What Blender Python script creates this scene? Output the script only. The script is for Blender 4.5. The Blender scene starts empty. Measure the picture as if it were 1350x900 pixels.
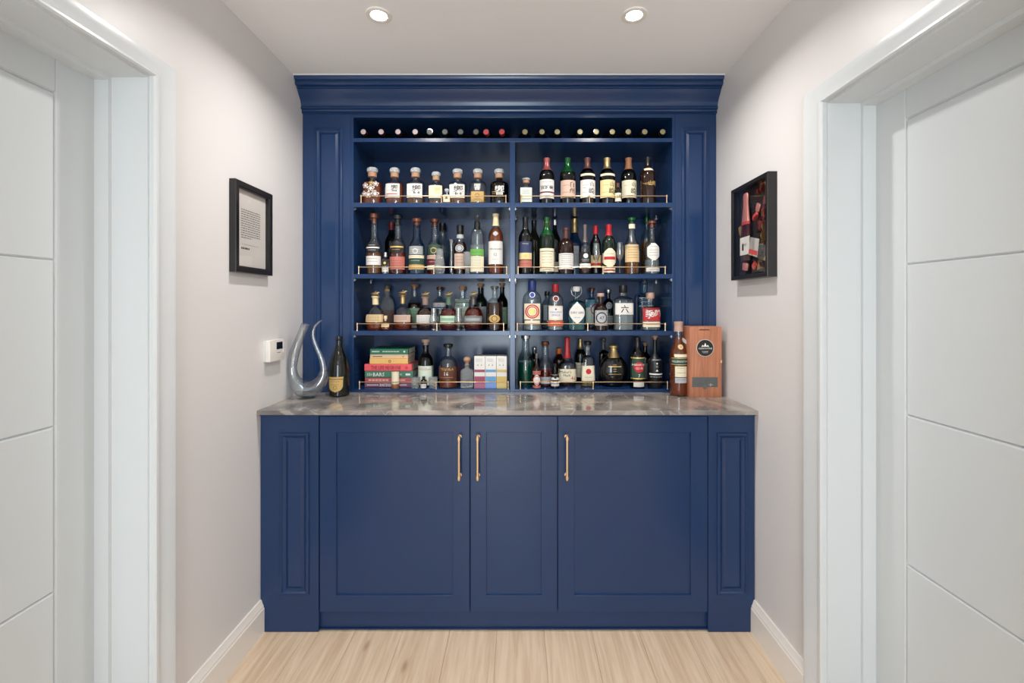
import bpy, bmesh, math, random
from mathutils import Vector, Matrix
random.seed(7)
S = bpy.context.scene
C = S.collection
PI = math.pi

# ------------------------------------------------------------ camera, world, light, exposure
FP, CX, CY, EYE = 600.0, 684.0, 403.0, 1.323      # focal length, vanishing point (1350x900 frame), eye height
cd = bpy.data.cameras.new('camera'); cam = bpy.data.objects.new('camera', cd); C.objects.link(cam)
cd.sensor_width = 36.0; cd.lens = 36.0 * FP / 1350.0
cd.shift_x = -(CX - 675.0) / 1350.0; cd.shift_y = (CY - 450.0) / 1350.0
cd.clip_start = 0.02
cam.location = (0, 0, EYE); cam.rotation_euler = (PI / 2, 0, 0)
S.camera = cam
W = bpy.data.worlds.new('world'); S.world = W; W.use_nodes = True
W.node_tree.nodes['Background'].inputs[0].default_value = (0.80, 0.90, 1.0, 1)
W.node_tree.nodes['Background'].inputs[1].default_value = 1.0
S.view_settings.view_transform = 'Standard'; S.view_settings.look = 'None'
S.view_settings.gamma = 1.0; S.view_settings.use_curve_mapping = False
S.view_settings.exposure = 0.28
S.cycles.transparent_max_bounces = 40
S.cycles.max_bounces = 12
S.cycles.diffuse_bounces = 6
S.cycles.sample_clamp_indirect = 4.0
# added cool fill light behind the camera, set outside an added opening
la = bpy.data.lights.new('rear_fill', 'AREA'); la.shape = 'RECTANGLE'; la.size = 0.95; la.size_y = 1.95
la.energy = 55; la.color = (0.80, 0.92, 1.0)
lo = bpy.data.objects.new('rear_fill', la); C.objects.link(lo); lo.location = (-0.25, -2.46, 1.25); lo.rotation_euler = (PI / 2, 0, 0)
DOWNLIGHT_POWER = 6.8

# ------------------------------------------------------------ materials
MATS = {}
def nt(name):
    m = bpy.data.materials.new(name); m.use_nodes = True
    return m, m.node_tree.nodes, m.node_tree.links, m.node_tree.nodes['Principled BSDF']
def lin(c):
    return tuple(((v / 255) / 12.92 if v / 255 <= 0.04045 else ((v / 255 + 0.055) / 1.055) ** 2.4) for v in c)
def mat(name, rgb, rough=0.5, metal=0.0, var=0.06, scale=40, bump=0.0, bscale=200, coat=0.0, emis=0.0, spec=0.5):
    if name in MATS: return MATS[name]
    m, n, l, p = nt(name); c = lin(rgb)
    no = n.new('ShaderNodeTexNoise'); no.inputs['Scale'].default_value = scale; no.inputs['Detail'].default_value = 3
    tc = n.new('ShaderNodeTexCoord'); l.new(tc.outputs['Object'], no.inputs['Vector'])
    r = n.new('ShaderNodeValToRGB')
    r.color_ramp.elements[0].color = tuple(v * (1 - var) for v in c) + (1,)
    r.color_ramp.elements[1].color = tuple(min(1, v * (1 + var)) for v in c) + (1,)
    l.new(no.outputs['Fac'], r.inputs['Fac']); l.new(r.outputs['Color'], p.inputs['Base Color'])
    p.inputs['Roughness'].default_value = rough; p.inputs['Metallic'].default_value = metal
    p.inputs['Coat Weight'].default_value = coat; p.inputs['Specular IOR Level'].default_value = spec
    if emis:
        p.inputs['Emission Color'].default_value = c + (1,); p.inputs['Emission Strength'].default_value = emis
    if bump:
        n2 = n.new('ShaderNodeTexNoise'); n2.inputs['Scale'].default_value = bscale; l.new(tc.outputs['Object'], n2.inputs['Vector'])
        b = n.new('ShaderNodeBump'); b.inputs['Strength'].default_value = bump; b.inputs['Distance'].default_value = 0.002
        l.new(n2.outputs['Fac'], b.inputs['Height']); l.new(b.outputs['Normal'], p.inputs['Normal'])
    MATS[name] = m; return m
def glass(name, rgb, edge=0.45, cut=0, base=0.05):
    """thin-walled glass: tinted see-through wall with a fresnel-like gloss"""
    if name in MATS: return MATS[name]
    m, n, l, p = nt(name); n.remove(p)
    out = [x for x in n if x.type == 'OUTPUT_MATERIAL'][0]; c = lin(rgb)
    lw = n.new('ShaderNodeLayerWeight'); lw.inputs['Blend'].default_value = 0.5
    pw = n.new('ShaderNodeMath'); pw.operation = 'POWER'; pw.inputs[1].default_value = 3.5; l.new(lw.outputs['Facing'], pw.inputs[0])
    ma = n.new('ShaderNodeMath'); ma.operation = 'MULTIPLY_ADD'; ma.inputs[1].default_value = 0.7; ma.inputs[2].default_value = base; l.new(pw.outputs[0], ma.inputs[0])
    mx = n.new('ShaderNodeMix'); mx.data_type = 'RGBA'
    mx.inputs[6].default_value = c + (1,); mx.inputs[7].default_value = tuple(v * edge for v in c) + (1,)
    l.new(pw.outputs[0], mx.inputs[0])
    tr = n.new('ShaderNodeBsdfTransparent'); l.new(mx.outputs[2], tr.inputs['Color'])
    gl = n.new('ShaderNodeBsdfGlossy'); gl.inputs['Roughness'].default_value = 0.04
    ms = n.new('ShaderNodeMixShader'); l.new(ma.outputs[0], ms.inputs[0]); l.new(tr.outputs[0], ms.inputs[1]); l.new(gl.outputs[0], ms.inputs[2])
    if cut:
        tc = n.new('ShaderNodeTexCoord'); v = n.new('ShaderNodeTexVoronoi'); v.inputs['Scale'].default_value = cut
        l.new(tc.outputs['Object'], v.inputs['Vector'])
        b = n.new('ShaderNodeBump'); b.inputs['Strength'].default_value = 1.0; b.inputs['Distance'].default_value = 0.01
        l.new(v.outputs['Distance'], b.inputs['Height'])
        for q in (lw, gl): l.new(b.outputs['Normal'], q.inputs['Normal'])
    l.new(ms.outputs[0], out.inputs[0]); MATS[name] = m; return m
def liquid(name, rgb, rough=0.03):
    if name in MATS: return MATS[name]
    m, n, l, p = nt(name); c = lin(rgb)
    no = n.new('ShaderNodeTexNoise'); no.inputs['Scale'].default_value = 8
    r = n.new('ShaderNodeValToRGB'); r.color_ramp.elements[0].color = tuple(v * .9 for v in c) + (1,); r.color_ramp.elements[1].color = c + (1,)
    l.new(no.outputs['Fac'], r.inputs['Fac']); l.new(r.outputs['Color'], p.inputs['Base Color'])
    p.inputs['Transmission Weight'].default_value = 0.82; p.inputs['IOR'].default_value = 1.2; p.inputs['Roughness'].default_value = rough
    MATS[name] = m; return m

def crystal(name, rgb, tw, cut, rough=.06):
    m, n, l, p = nt(name); p.inputs['Base Color'].default_value = lin(rgb) + (1,)
    p.inputs['Transmission Weight'].default_value = tw; p.inputs['IOR'].default_value = 1.45; p.inputs['Roughness'].default_value = rough
    tc = n.new('ShaderNodeTexCoord'); v = n.new('ShaderNodeTexVoronoi'); v.inputs['Scale'].default_value = cut; l.new(tc.outputs['Object'], v.inputs['Vector'])
    b = n.new('ShaderNodeBump'); b.inputs['Strength'].default_value = .9; b.inputs['Distance'].default_value = 0.005
    l.new(v.outputs['Distance'], b.inputs['Height']); l.new(b.outputs['Normal'], p.inputs['Normal'])
    MATS[name] = m; return m
PAINT = mat('navy paint', (24, 52, 92), 0.22, var=0.03, scale=3, bump=0.03, bscale=90, spec=0.48)
WALL = mat('wall paint', (220, 216, 214), 0.38, var=0.012, scale=2, bump=0.05, bscale=350)
CEIL = mat('ceiling paint', (240, 238, 236), 0.8, var=0.012, scale=2)
WHITE = mat('white gloss paint', (215, 218, 219), 0.22, var=0.01, scale=4)
DOORW = mat('white door paint', (203, 207, 208), 0.35, var=0.01, scale=4)
BRASS = mat('brass', (236, 204, 164), 0.25, 1.0, var=0.05, scale=60)
BLACK = mat('black satin', (20, 20, 21), 0.35, var=0.1)
BLACKG = mat('black gloss glass', (9, 10, 10), 0.05, var=0.1)
STEEL = mat('steel', (190, 190, 190), 0.25, 1.0)

def marble():
    m, n, l, p = nt('dark marble')
    tc = n.new('ShaderNodeTexCoord')
    n1 = n.new('ShaderNodeTexNoise'); n1.inputs['Scale'].default_value = 3.2; n1.inputs['Detail'].default_value = 8; n1.inputs['Distortion'].default_value = 1.6
    l.new(tc.outputs['Object'], n1.inputs['Vector'])
    r1 = n.new('ShaderNodeValToRGB'); e = r1.color_ramp.elements
    e[0].position = 0.3; e[0].color = lin((88, 84, 84)) + (1,); e[1].position = 0.72; e[1].color = lin((176, 166, 156)) + (1,)
    l.new(n1.outputs['Fac'], r1.inputs['Fac'])
    n2 = n.new('ShaderNodeTexNoise'); n2.inputs['Scale'].default_value = 2.4; n2.inputs['Detail'].default_value = 6; n2.inputs['Distortion'].default_value = 2.2
    mp = n.new('ShaderNodeMapping'); mp.inputs['Location'].default_value = (3.3, 1.7, 0); mp.inputs['Rotation'].default_value = (0, 0, 0.5)
    l.new(tc.outputs['Object'], mp.inputs['Vector']); l.new(mp.outputs['Vector'], n2.inputs['Vector'])
    r2 = n.new('ShaderNodeValToRGB'); e = r2.color_ramp.elements
    e[0].position = 0.485; e[0].color = (0, 0, 0, 1); e[1].position = 0.5; e[1].color = (1, 1, 1, 1)
    q = e.new(0.515); q.color = (0, 0, 0, 1)
    l.new(n2.outputs['Fac'], r2.inputs['Fac'])
    mx = n.new('ShaderNodeMix'); mx.data_type = 'RGBA'; l.new(r2.outputs['Color'], mx.inputs[0]); l.new(r1.outputs['Color'], mx.inputs[6])
    mx.inputs[7].default_value = lin((160, 152, 144)) + (1,)
    l.new(mx.outputs[2], p.inputs['Base Color']); p.inputs['Roughness'].default_value = 0.07; p.inputs['Specular IOR Level'].default_value = 0.9
    return m
def wood(name, dark, light, sx=22, sy=1.2, rough=0.4, axis='Y', rnd=True, knots=True):
    m, n, l, p = nt(name)
    tc = n.new('ShaderNodeTexCoord'); mp = n.new('ShaderNodeMapping')
    mp.inputs['Scale'].default_value = (sx, sy, sx) if axis == 'Y' else (sx, sx, sy)
    l.new(tc.outputs['Object'], mp.inputs['Vector'])
    ad = n.new('ShaderNodeVectorMath'); ad.operation = 'ADD'; l.new(mp.outputs['Vector'], ad.inputs[0])
    if rnd:
        oi = n.new('ShaderNodeObjectInfo'); sc = n.new('ShaderNodeMath'); sc.operation = 'MULTIPLY'; sc.inputs[1].default_value = 60
        l.new(oi.outputs['Random'], sc.inputs[0]); l.new(sc.outputs[0], ad.inputs[1])
    no = n.new('ShaderNodeTexNoise'); no.inputs['Scale'].default_value = 1; no.inputs['Detail'].default_value = 7; no.inputs['Distortion'].default_value = 0.5; no.inputs['Roughness'].default_value = 0.65
    l.new(ad.outputs[0], no.inputs['Vector'])
    r = n.new('ShaderNodeValToRGB'); e = r.color_ramp.elements
    e[0].position = 0.30; e[0].color = lin(dark) + (1,); e[1].position = 0.62; e[1].color = lin(light) + (1,)
    l.new(no.outputs['Fac'], r.inputs['Fac'])
    src = r.outputs['Color']
    if knots:
        m2 = n.new('ShaderNodeMapping'); m2.inputs['Scale'].default_value = (5, 1.6, 5)
        l.new(tc.outputs['Object'], m2.inputs['Vector']); a2 = n.new('ShaderNodeVectorMath'); a2.operation = 'ADD'
        l.new(m2.outputs['Vector'], a2.inputs[0]); l.new(sc.outputs[0], a2.inputs[1])
        v = n.new('ShaderNodeTexVoronoi'); v.inputs['Scale'].default_value = 1.0; l.new(a2.outputs[0], v.inputs['Vector'])
        rk = n.new('ShaderNodeValToRGB'); e = rk.color_ramp.elements; e[0].position = 0.015; e[0].color = (1, 1, 1, 1); e[1].position = 0.075; e[1].color = (0, 0, 0, 1)
        l.new(v.outputs['Distance'], rk.inputs['Fac'])
        mx = n.new('ShaderNodeMix'); mx.data_type = 'RGBA'; l.new(rk.outputs['Color'], mx.inputs[0]); l.new(src, mx.inputs[6])
        mx.inputs[7].default_value = lin((150, 112, 76)) + (1,); src = mx.outputs[2]
    l.new(src, p.inputs['Base Color']); p.inputs['Roughness'].default_value = rough
    b = n.new('ShaderNodeBump'); b.inputs['Strength'].default_value = 0.12; b.inputs['Distance'].default_value = 0.001
    l.new(no.outputs['Fac'], b.inputs['Height']); l.new(b.outputs['Normal'], p.inputs['Normal'])
    return m
MARBLE = marble()
OAK = wood('pale oak laminate', (198, 168, 138), (224, 201, 174), 48, 2.2, 0.42)
BOXWOOD = wood('reddish box wood', (150, 92, 66), (190, 124, 92), 60, 4, 0.5, axis='Z', rnd=False, knots=False)

# ------------------------------------------------------------ object helpers
def link(name, me, material=None, parent=None, smooth=False):
    o = bpy.data.objects.new(name, me); C.objects.link(o)
    if material: me.materials.append(material)
    if smooth:
        me.polygons.foreach_set('use_smooth', [True] * len(me.polygons))
    if parent: o.parent = parent
    return o
def mesh(name, vs, fs, material=None, parent=None, smooth=False):
    me = bpy.data.meshes.new(name); me.from_pydata(vs, [], fs); me.update()
    return link(name, me, material, parent, smooth)
def thing(name, label, cat, loc=(0, 0, 0), group=None, rot=(0, 0, 0)):
    o = bpy.data.objects.new(name, None); o.empty_display_size = 0.05; C.objects.link(o)
    o.location = loc; o.rotation_euler = rot; o['label'] = label; o['category'] = cat
    if group: o['group'] = group
    return o
def tag(o, label, cat, group=None):
    o['label'] = label; o['category'] = cat
    if group: o['group'] = group
    return o
class MB:
    def __init__(s): s.v = []; s.f = []
    def add(s, vs, fs):
        k = len(s.v); s.v += [tuple(v) for v in vs]; s.f += [tuple(i + k for i in f) for f in fs]; return s
    def box(s, x0, x1, y0, y1, z0, z1, b=0.0):
        if b:
            bm = bmesh.new(); bmesh.ops.create_cube(bm, size=1)
            for v in bm.verts: v.co = Vector(((x0 + x1) / 2 + v.co.x * (x1 - x0), (y0 + y1) / 2 + v.co.y * (y1 - y0), (z0 + z1) / 2 + v.co.z * (z1 - z0)))
            bmesh.ops.bevel(bm, geom=list(bm.edges), offset=b, segments=2, affect='EDGES', profile=0.6)
            bm.verts.index_update(); s.add([v.co for v in bm.verts], [[v.index for v in f.verts] for f in bm.faces]); bm.free(); return s
        return s.add([(x0, y0, z0), (x1, y0, z0), (x1, y1, z0), (x0, y1, z0), (x0, y0, z1), (x1, y0, z1), (x1, y1, z1), (x0, y1, z1)],
                     [(0, 3, 2, 1), (4, 5, 6, 7), (0, 1, 5, 4), (1, 2, 6, 5), (2, 3, 7, 6), (3, 0, 4, 7)])
    def nested(s, loops, cap=True):
        """rectangular loops (x0,x1,z0,z1,y) joined one to the next, mitred; the last one filled"""
        vs = []; fs = []
        for (x0, x1, z0, z1, y) in loops: vs += [(x0, y, z0), (x1, y, z0), (x1, y, z1), (x0, y, z1)]
        for i in range(len(loops) - 1):
            for j in range(4): fs.append((4 * i + j, 4 * i + (j + 1) % 4, 4 * i + 4 + (j + 1) % 4, 4 * i + 4 + j))
        if cap: k = 4 * len(loops) - 4; fs.append((k, k + 1, k + 2, k + 3))
        return s.add(vs, fs)
    def tube(s, pts, rs, n=10, caps=True):
        pts = [Vector(p) for p in pts]
        if not isinstance(rs, (list, tuple)): rs = [rs] * len(pts)
        vs = []; fs = []; u = None
        for i, p in enumerate(pts):
            t = (pts[min(i + 1, len(pts) - 1)] - pts[max(i - 1, 0)]).normalized()
            if u is None: u = t.orthogonal().normalized()
            u = (u - t * u.dot(t)).normalized(); w = t.cross(u)
            for k in range(n):
                a = 2 * PI * k / n; vs.append(p + (u * math.cos(a) + w * math.sin(a)) * rs[i])
        for i in range(len(pts) - 1):
            for k in range(n): fs.append((i * n + k, i * n + (k + 1) % n, (i + 1) * n + (k + 1) % n, (i + 1) * n + k))
        if caps: fs.append(tuple(range(n))[::-1]); fs.append(tuple((len(pts) - 1) * n + k for k in range(n)))
        return s.add(vs, fs)
    def lathe(s, prof, n=24, p=2.0, dr=1.0, at=(0, 0, 0), rot=0.0, ax='Z'):
        """prof: (r, z) pairs; p: superellipse exponent of the section; dr: depth ratio"""
        vs = []; fs = []
        for r, z in prof:
            for k in range(n):
                a = 2 * PI * (k + 0.5) / n + rot; c, q = math.cos(a), math.sin(a)
                if p != 2.0:
                    d = (abs(c) ** p + abs(q) ** p) ** (-1.0 / p); x, y = c * d * r, q * d * r
                else: x, y = c * r, q * r
                y *= dr
                vs.append((at[0] + x, at[1] + y, at[2] + z) if ax == 'Z' else ((at[0] + x, at[1] - z, at[2] + y) if ax == 'Y' else (at[0] + z, at[1] + x, at[2] + y)))
        for i in range(len(prof) - 1):
            for k in range(n): fs.append((i * n + k, i * n + (k + 1) % n, (i + 1) * n + (k + 1) % n, (i + 1) * n + k))
        if prof[0][0] > 0: fs.append(tuple(range(n))[::-1])
        if prof[-1][0] > 0: fs.append(tuple((len(prof) - 1) * n + k for k in range(n)))
        return s.add(vs, fs)
    def obj(s, name, material, parent=None, smooth=False, auto=None):
        o = mesh(name, s.v, s.f, material, parent, smooth)
        if auto is not None: shade(o, auto)
        return o
def shade(o, deg):
    me = o.data; me.polygons.foreach_set('use_smooth', [True] * len(me.polygons))
    bm = bmesh.new(); bm.from_mesh(me); bmesh.ops.recalc_face_normals(bm, faces=list(bm.faces))
    th = math.radians(deg)
    for e in bm.edges:
        if len(e.link_faces) == 2 and e.calc_face_angle(0) > th: e.smooth = False
    bm.to_mesh(me); bm.free()
_txt = {}
def text_shape(s):
    if s not in _txt:
        cu = bpy.data.curves.new('t', 'FONT'); cu.body = s; cu.size = 1; cu.resolution_u = 1; cu.align_x = 'CENTER'; cu.fill_mode = 'FRONT'
        if ord(max(s)) > 0x2fff: cu.offset = 0.004 if '響' in s else 0.012
        o = bpy.data.objects.new('t', cu); C.objects.link(o); dg = bpy.context.evaluated_depsgraph_get(); dg.update()
        me = o.evaluated_get(dg).to_mesh()
        vs = [(v.co.x, v.co.y) for v in me.vertices]; fs = [tuple(p.vertices) for p in me.polygons]
        o.evaluated_get(dg).to_mesh_clear(); bpy.data.objects.remove(o); bpy.data.curves.remove(cu)
        x0 = min(v[0] for v in vs); x1 = max(v[0] for v in vs); y0 = min(v[1] for v in vs); y1 = max(v[1] for v in vs)
        h = y1 - y0
        _txt[s] = ([((x - (x0 + x1) / 2) / h, (y - (y0 + y1) / 2) / h) for x, y in vs], fs, (x1 - x0) / h)
    return _txt[s]
def text_on(mb, s, cx, cz, h, maxw, fn, rot=0.0):
    """flat print: letter shapes laid on the surface fn(x, z) -> (x, y, z)"""
    vs, fs, asp = text_shape(s)
    sx = h if asp * h <= maxw else maxw / asp
    c, q = math.cos(rot), math.sin(rot)
    mb.add([fn(cx + (x * sx * c - y * h * q), cz + (x * sx * q + y * h * c)) for x, y in vs], fs)

# ------------------------------------------------------------ the room
XL, XR, H = -1.049, 0.958, 2.40
TH = 0.16
YB, YREAR = 2.56, -2.4
def struct(name, mb, m, parent=None, auto=None):
    o = mb.obj(name, m, parent, auto=auto)
    if parent is None: o['kind'] = 'structure'
    return o
DL = dict(y0=0.53, y1=1.292, z=1.975); DR = dict(y0=0.655, y1=1.417, z=1.957)
fl = struct('floor', MB().box(XL - TH, XR + TH, YREAR - 0.1, YB + 0.1, -0.06, -0.008), mat('screed', (150, 120, 95), 0.8))
struct('ceiling', MB().box(XL - TH, XR + TH, YREAR - 0.1, YB + 0.1, H, H + 0.08), CEIL)
struct('wall_back', MB().box(XL - TH, XR + TH, YB, YB + 0.1, -0.06, H), WALL)
for side, x0, x1, D in (('left', XL - TH, XL, DL), ('right', XR, XR + TH, DR)):
    mb = MB().box(x0, x1, YREAR, D['y0'], -0.06, H).box(x0, x1, D['y1'], YB, -0.06, H).box(x0, x1, D['y0'], D['y1'], D['z'], H)
    struct('wall_' + side, mb, WALL)
# rear wall with a tall unglazed opening, added to let the fill light in
WX0, WX1, WZ0, WZ1 = -0.75, 0.25, 0.22, 2.28
mb = MB().box(XL - TH, WX0, YREAR - 0.1, YREAR, -0.06, H).box(WX1, XR + TH, YREAR - 0.1, YREAR, -0.06, H)
mb.box(WX0, WX1, YREAR - 0.1, YREAR, WZ1, H).box(WX0, WX1, YREAR - 0.1, YREAR, -0.06, WZ0)
struct('wall_rear', mb, WALL)
wf = struct('fill_opening_frame', MB().nested([(WX0, WX1, WZ0, WZ1, YREAR - .08), (WX0, WX1, WZ0, WZ1, YREAR - .03), (WX0 + .05, WX1 - .05, WZ0 + .05, WZ1 - .05, YREAR - .03), (WX0 + .05, WX1 - .05, WZ0 + .05, WZ1 - .05, YREAR - .08)], cap=False), WHITE)  # unseen frame, added to dress the fill light's opening
# oak planks
pw, pl = 0.192, 1.28
nx = int((XR - XL) / pw) + 1
pm = {}
for i in range(nx):
    xa = XL + i * pw; xb = min(xa + pw, XR)
    off = (0.07 + (i * 0.37) % 0.55) * pl
    y = YREAR - off; 
    while y < 1.86:
        ya, yb = max(y, YREAR), min(y + pl, 1.862)
        if yb - ya > 0.03:
            key = (round(xb - xa, 4), round(yb - ya, 4))
            if key not in pm:
                o = MB().box(0.0003, xb - xa - 0.0003, 0.0003, yb - ya - 0.0003, -0.008, 0.0, b=0.0012).obj('plank', OAK, fl); pm[key] = o.data
            else:
                o = bpy.data.objects.new('plank', pm[key]); C.objects.link(o); o.parent = fl
            o.location = (xa, ya, 0)
        y += pl
# doors in their linings
def hall_door(side, sgn, X, D, idx):
    # local frame: u = distance out of the wall into the room is -sgn ; build with real coordinates
    def bx(mb, xa, xb, *r): return mb.box(min(xa, xb), max(xa, xb), *r)
    y0, y1, zt = D['y0'], D['y1'], D['z']
    xin = X + sgn * 0.142                                  # door face plane
    # lining (jamb) with a stop
    mb = MB()
    t = 0.006
    bx(mb, X, X + sgn * TH, y1 - t, y1 + 0.0, 0, zt); bx(mb, X, X + sgn * TH, y0, y0 + t, 0, zt); bx(mb, X, X + sgn * TH, y0 + t, y1 - t, zt - t, zt)
    bx(mb, X + sgn * 0.102, xin - sgn * 0.0, y1 - 0.016, y1 - t, 0, zt - t); bx(mb, X + sgn * 0.102, xin, y0 + t, y0 + 0.016, 0, zt - t)
    bx(mb, X + sgn * 0.102, xin, y0 + 0.016, y1 - 0.016, zt - 0.018, zt - t)
    struct('trim_%d' % idx, mb, WHITE)
    # architrave: stepped moulding around the opening, on the room face of the wall
    a = 0.078 if side == 'left' else 0.088; at = 0.058
    mb = MB()
    prof = [(-0.0, 0.0), (-0.0, 0.012), (0.006, 0.016), (0.014, 0.016), (0.019, 0.011), (0.60 * a, 0.014), (0.86 * a, 0.018), (0.97 * a, 0.018), (a, 0.014), (a, 0.0)]
    vs = []; fs = []
    for (d, h) in prof:
        x = X - sgn * h; dz = d * at / a
        vs += [(x, y1 + d, 0), (x, y1 + d, zt + dz), (x, y0 - d, zt + dz), (x, y0 - d, 0)]
    for i in range(len(prof) - 1):
        for j in range(3): fs.append((4 * i + j, 4 * i + j + 1, 4 * i + 5 + j, 4 * i + 4 + j))
    mb.add(vs, fs)
    struct('trim_%d' % (idx + 2), mb, WHITE, auto=25)
    # door leaf with routed grooves
    ya, yb, ztop = y0 + 0.009, y1 - 0.009, zt - 0.010
    gv_a, gv_b = ya + 0.115, yb - 0.115
    zs = [0.170, 0.590, 1.013, 1.440, zt - 0.105]
    g = 0.0045
    # face as cells separated by V grooves
    root = bpy.data.objects.new('door_%d' % idx, None); C.objects.link(root); root['kind'] = 'structure'
    xf = xin; xg = xin + sgn * 0.006
    def plate(name, a0, a1, c0, c1, b0=1, b1=1, b2=1, b3=1):
        # bevelled plate: b* = groove flank at a0, a1, c0, c1
        vs = [(xf, a0 + g * b0, c0 + g * b2), (xf, a1 - g * b1, c0 + g * b2), (xf, a1 - g * b1, c1 - g * b3), (xf, a0 + g * b0, c1 - g * b3),
              (xg, a0, c0), (xg, a1, c0), (xg, a1, c1), (xg, a0, c1)]
        o = mesh(name, vs, [(0, 1, 2, 3), (0, 4, 5, 1), (1, 5, 6, 2), (2, 6, 7, 3), (3, 7, 4, 0)], DOORW, root)
        shade(o, 20)
    bx_ = MB(); bx(bx_, xg, xg + sgn * 0.034, ya, yb, 0.004, ztop); bx_.obj('door_core', DOORW, root)
    plate('stile', gv_b, yb, 0.004, ztop, 1, 0, 0, 0); plate('stile', ya, gv_a, 0.004, ztop, 0, 1, 0, 0)
    plate('rail', gv_a, gv_b, zs[-1], ztop, 0, 0, 1, 0); plate('rail', gv_a, gv_b, 0.004, zs[0], 0, 0, 0, 1)
    for i in range(len(zs) - 1): plate('door_panel', gv_a, gv_b, zs[i], zs[i + 1])
    # lever handle near the camera-side edge (outside the frame)
    mb = MB().lathe([(0.0, 0), (0.026, 0), (0.026, 0.008), (0.0, 0.008)], 20, at=(xin, ya + 0.06, 1.0), ax='X')
    if sgn > 0:
        mb.v = [(2 * xin - v[0], v[1], v[2]) for v in mb.v]
    mb.tube([(xin, ya + 0.06, 1.0), (xin - sgn * 0.05, ya + 0.06, 1.0), (xin - sgn * 0.055, ya + 0.17, 1.0)], 0.008)
    mb.obj('lever_handle', STEEL, root, auto=40)
hall_door('left', -1, XL, DL, 1)
hall_door('right', 1, XR, DR, 2)
# baseboards
def baseboard(name, X, sgn, ya, yb):
    prof = [(0, 0), (0.018, 0), (0.018, 0.098), (0.015, 0.103), (0.015, 0.108), (0.012, 0.113), (0.008, 0.126), (0.006, 0.132), (0, 0.132)]
    vs = []; fs = []; n = len(prof)
    for y in (ya, yb): vs += [(X - sgn * d, y, z) for d, z in prof]
    for i in range(n): fs.append((i, (i + 1) % n, n + (i + 1) % n, n + i))
    fs.append(tuple(range(n))); fs.append(tuple(range(n, 2 * n))[::-1])
    struct(name, MB().add(vs, fs), mat('cream skirting paint', (234, 227, 219), 0.3, var=0.01), auto=20)
baseboard('baseboard_left', XL, -1, DL['y1'] + 0.078, 1.845)
baseboard('baseboard_right', XR, 1, DR['y1'] + 0.088, 1.845)
baseboard('baseboard_left_rear', XL, -1, YREAR, DL['y0'] - 0.078)
baseboard('baseboard_right_rear', XR, 1, YREAR, DR['y0'] - 0.088)
# white caulk bead between cornice and ceiling / wall
struct('trim_5', MB().tube([(XL, 2.118, H - 0.001), (XR, 2.118, H - 0.001)], 0.003, 6), WHITE)

# downlights
def downlight(x, y, label, power=DOWNLIGHT_POWER):
    t = thing('downlight', label, 'ceiling light', (x, y, H), 'recessed ceiling downlights')
    MB().lathe([(0.030, 0.0), (0.031, -0.004), (0.040, -0.006), (0.046, -0.004), (0.047, 0.0)], 32).obj('trim_ring', mat('downlight white', (236, 230, 222), 0.35), t, auto=40)
    MB().lathe([(0.0, -0.0025), (0.029, -0.0025), (0.029, -0.001), (0.0, -0.001)], 32).obj('lens', mat('warm lamp', (255, 244, 226), 0.5, emis=12.0), t)
    l = bpy.data.lights.new('downlight_beam', 'AREA'); l.shape = 'DISK'; l.size = 0.06; l.energy = power; l.color = (1.0, 0.975, 0.94); l.spread = math.radians(150)
    o = bpy.data.objects.new('downlight_beam', l); C.objects.link(o); o.parent = t; o.location = (0, 0, -0.012)
downlight(-0.518, 1.685, 'lit round recessed ceiling downlight on the left before the navy cabinet')
downlight(0.427, 1.685, 'lit round recessed ceiling downlight on the right before the navy cabinet')
for y in (0.35, -1.1):
    for x in (-0.518, 0.427): downlight(x, y, 'recessed ceiling downlight %s, %s row' % ('above the hall doors' if y > 0 else 'near the rear wall', 'left' if x < 0 else 'right'), 1.3)

# ------------------------------------------------------------ navy joinery
def sx(px, s): return (px - CX) / s
def sz(py, s): return EYE - (py - CY) / s
YF = FP / 325.0; sf = 325.0
base = thing('base_cabinet', 'navy painted base cabinet with three shaker doors and panelled pilasters', 'cabinet', (XL, YF, 0))
bl = (-XL, -YF, 0)
def part(mb, name, m, parent, auto=None):
    o = mb.obj(name, m, parent, auto=auto); return o
def rel(o, root):
    o.matrix_parent_inverse = Matrix.Translation(-root.location); return o
ZC = 0.904
def P(mb, name, m=PAINT, root=base, auto=15): return rel(part(mb, name, m, root, auto), root)
P(MB().box(sx(421, sf) - .01, sx(933, sf) + .01, YF + 0.022, 2.5, 0.082, ZC - 0.02), 'carcass')
P(MB().box(sx(421, sf) - .01, sx(933, sf) + .01, 1.866, 1.884, 0.0, 0.082).box(sx(421, sf) - .01, sx(933, sf) + .01, 1.860, 1.866, 0.0, 0.006), 'plinth')
P(MB().box(XL, XR, YF - 0.006, YF + 0.02, 0.8775, ZC - 0.018, b=0.001), 'top_rail')
def pilaster(name, x0, x1, y, z0, z1, m0, m1, mz0, mz1, s, root, depth):
    b = 0.0012
    L = [(x0, x1, z0, z1, y + depth), (x0, x1, z0, z1, y + b), (x0 + b, x1 - b, z0 + b, z1 - b, y), (m0, m1, mz0, mz1, y)]
    prof = [(0.001, -0.006), (0.005, -0.010), (0.010, -0.010), (0.013, -0.005), (0.017, -0.002), (0.021, 0.0015), (0.024, 0.0015), (0.034, -0.005)]
    for d, h in prof: L.append((m0 + d, m1 - d, mz0 + d, mz1 - d, y + h))
    return P(MB().nested(L), name, PAINT, root)
pilaster('pilaster', XL + .001, sx(420, sf), YF, 0.0, ZC - 0.0265, sx(369.5, sf), sx(408, sf), sz(783, sf), sz(570, sf), sf, base, 0.3)
pilaster('pilaster', sx(933.8, sf), XR - .001, YF, 0.0, ZC - 0.0265, sx(945, sf), sx(985, sf), sz(783, sf), sz(570, sf), sf, base, 0.3)
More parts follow.
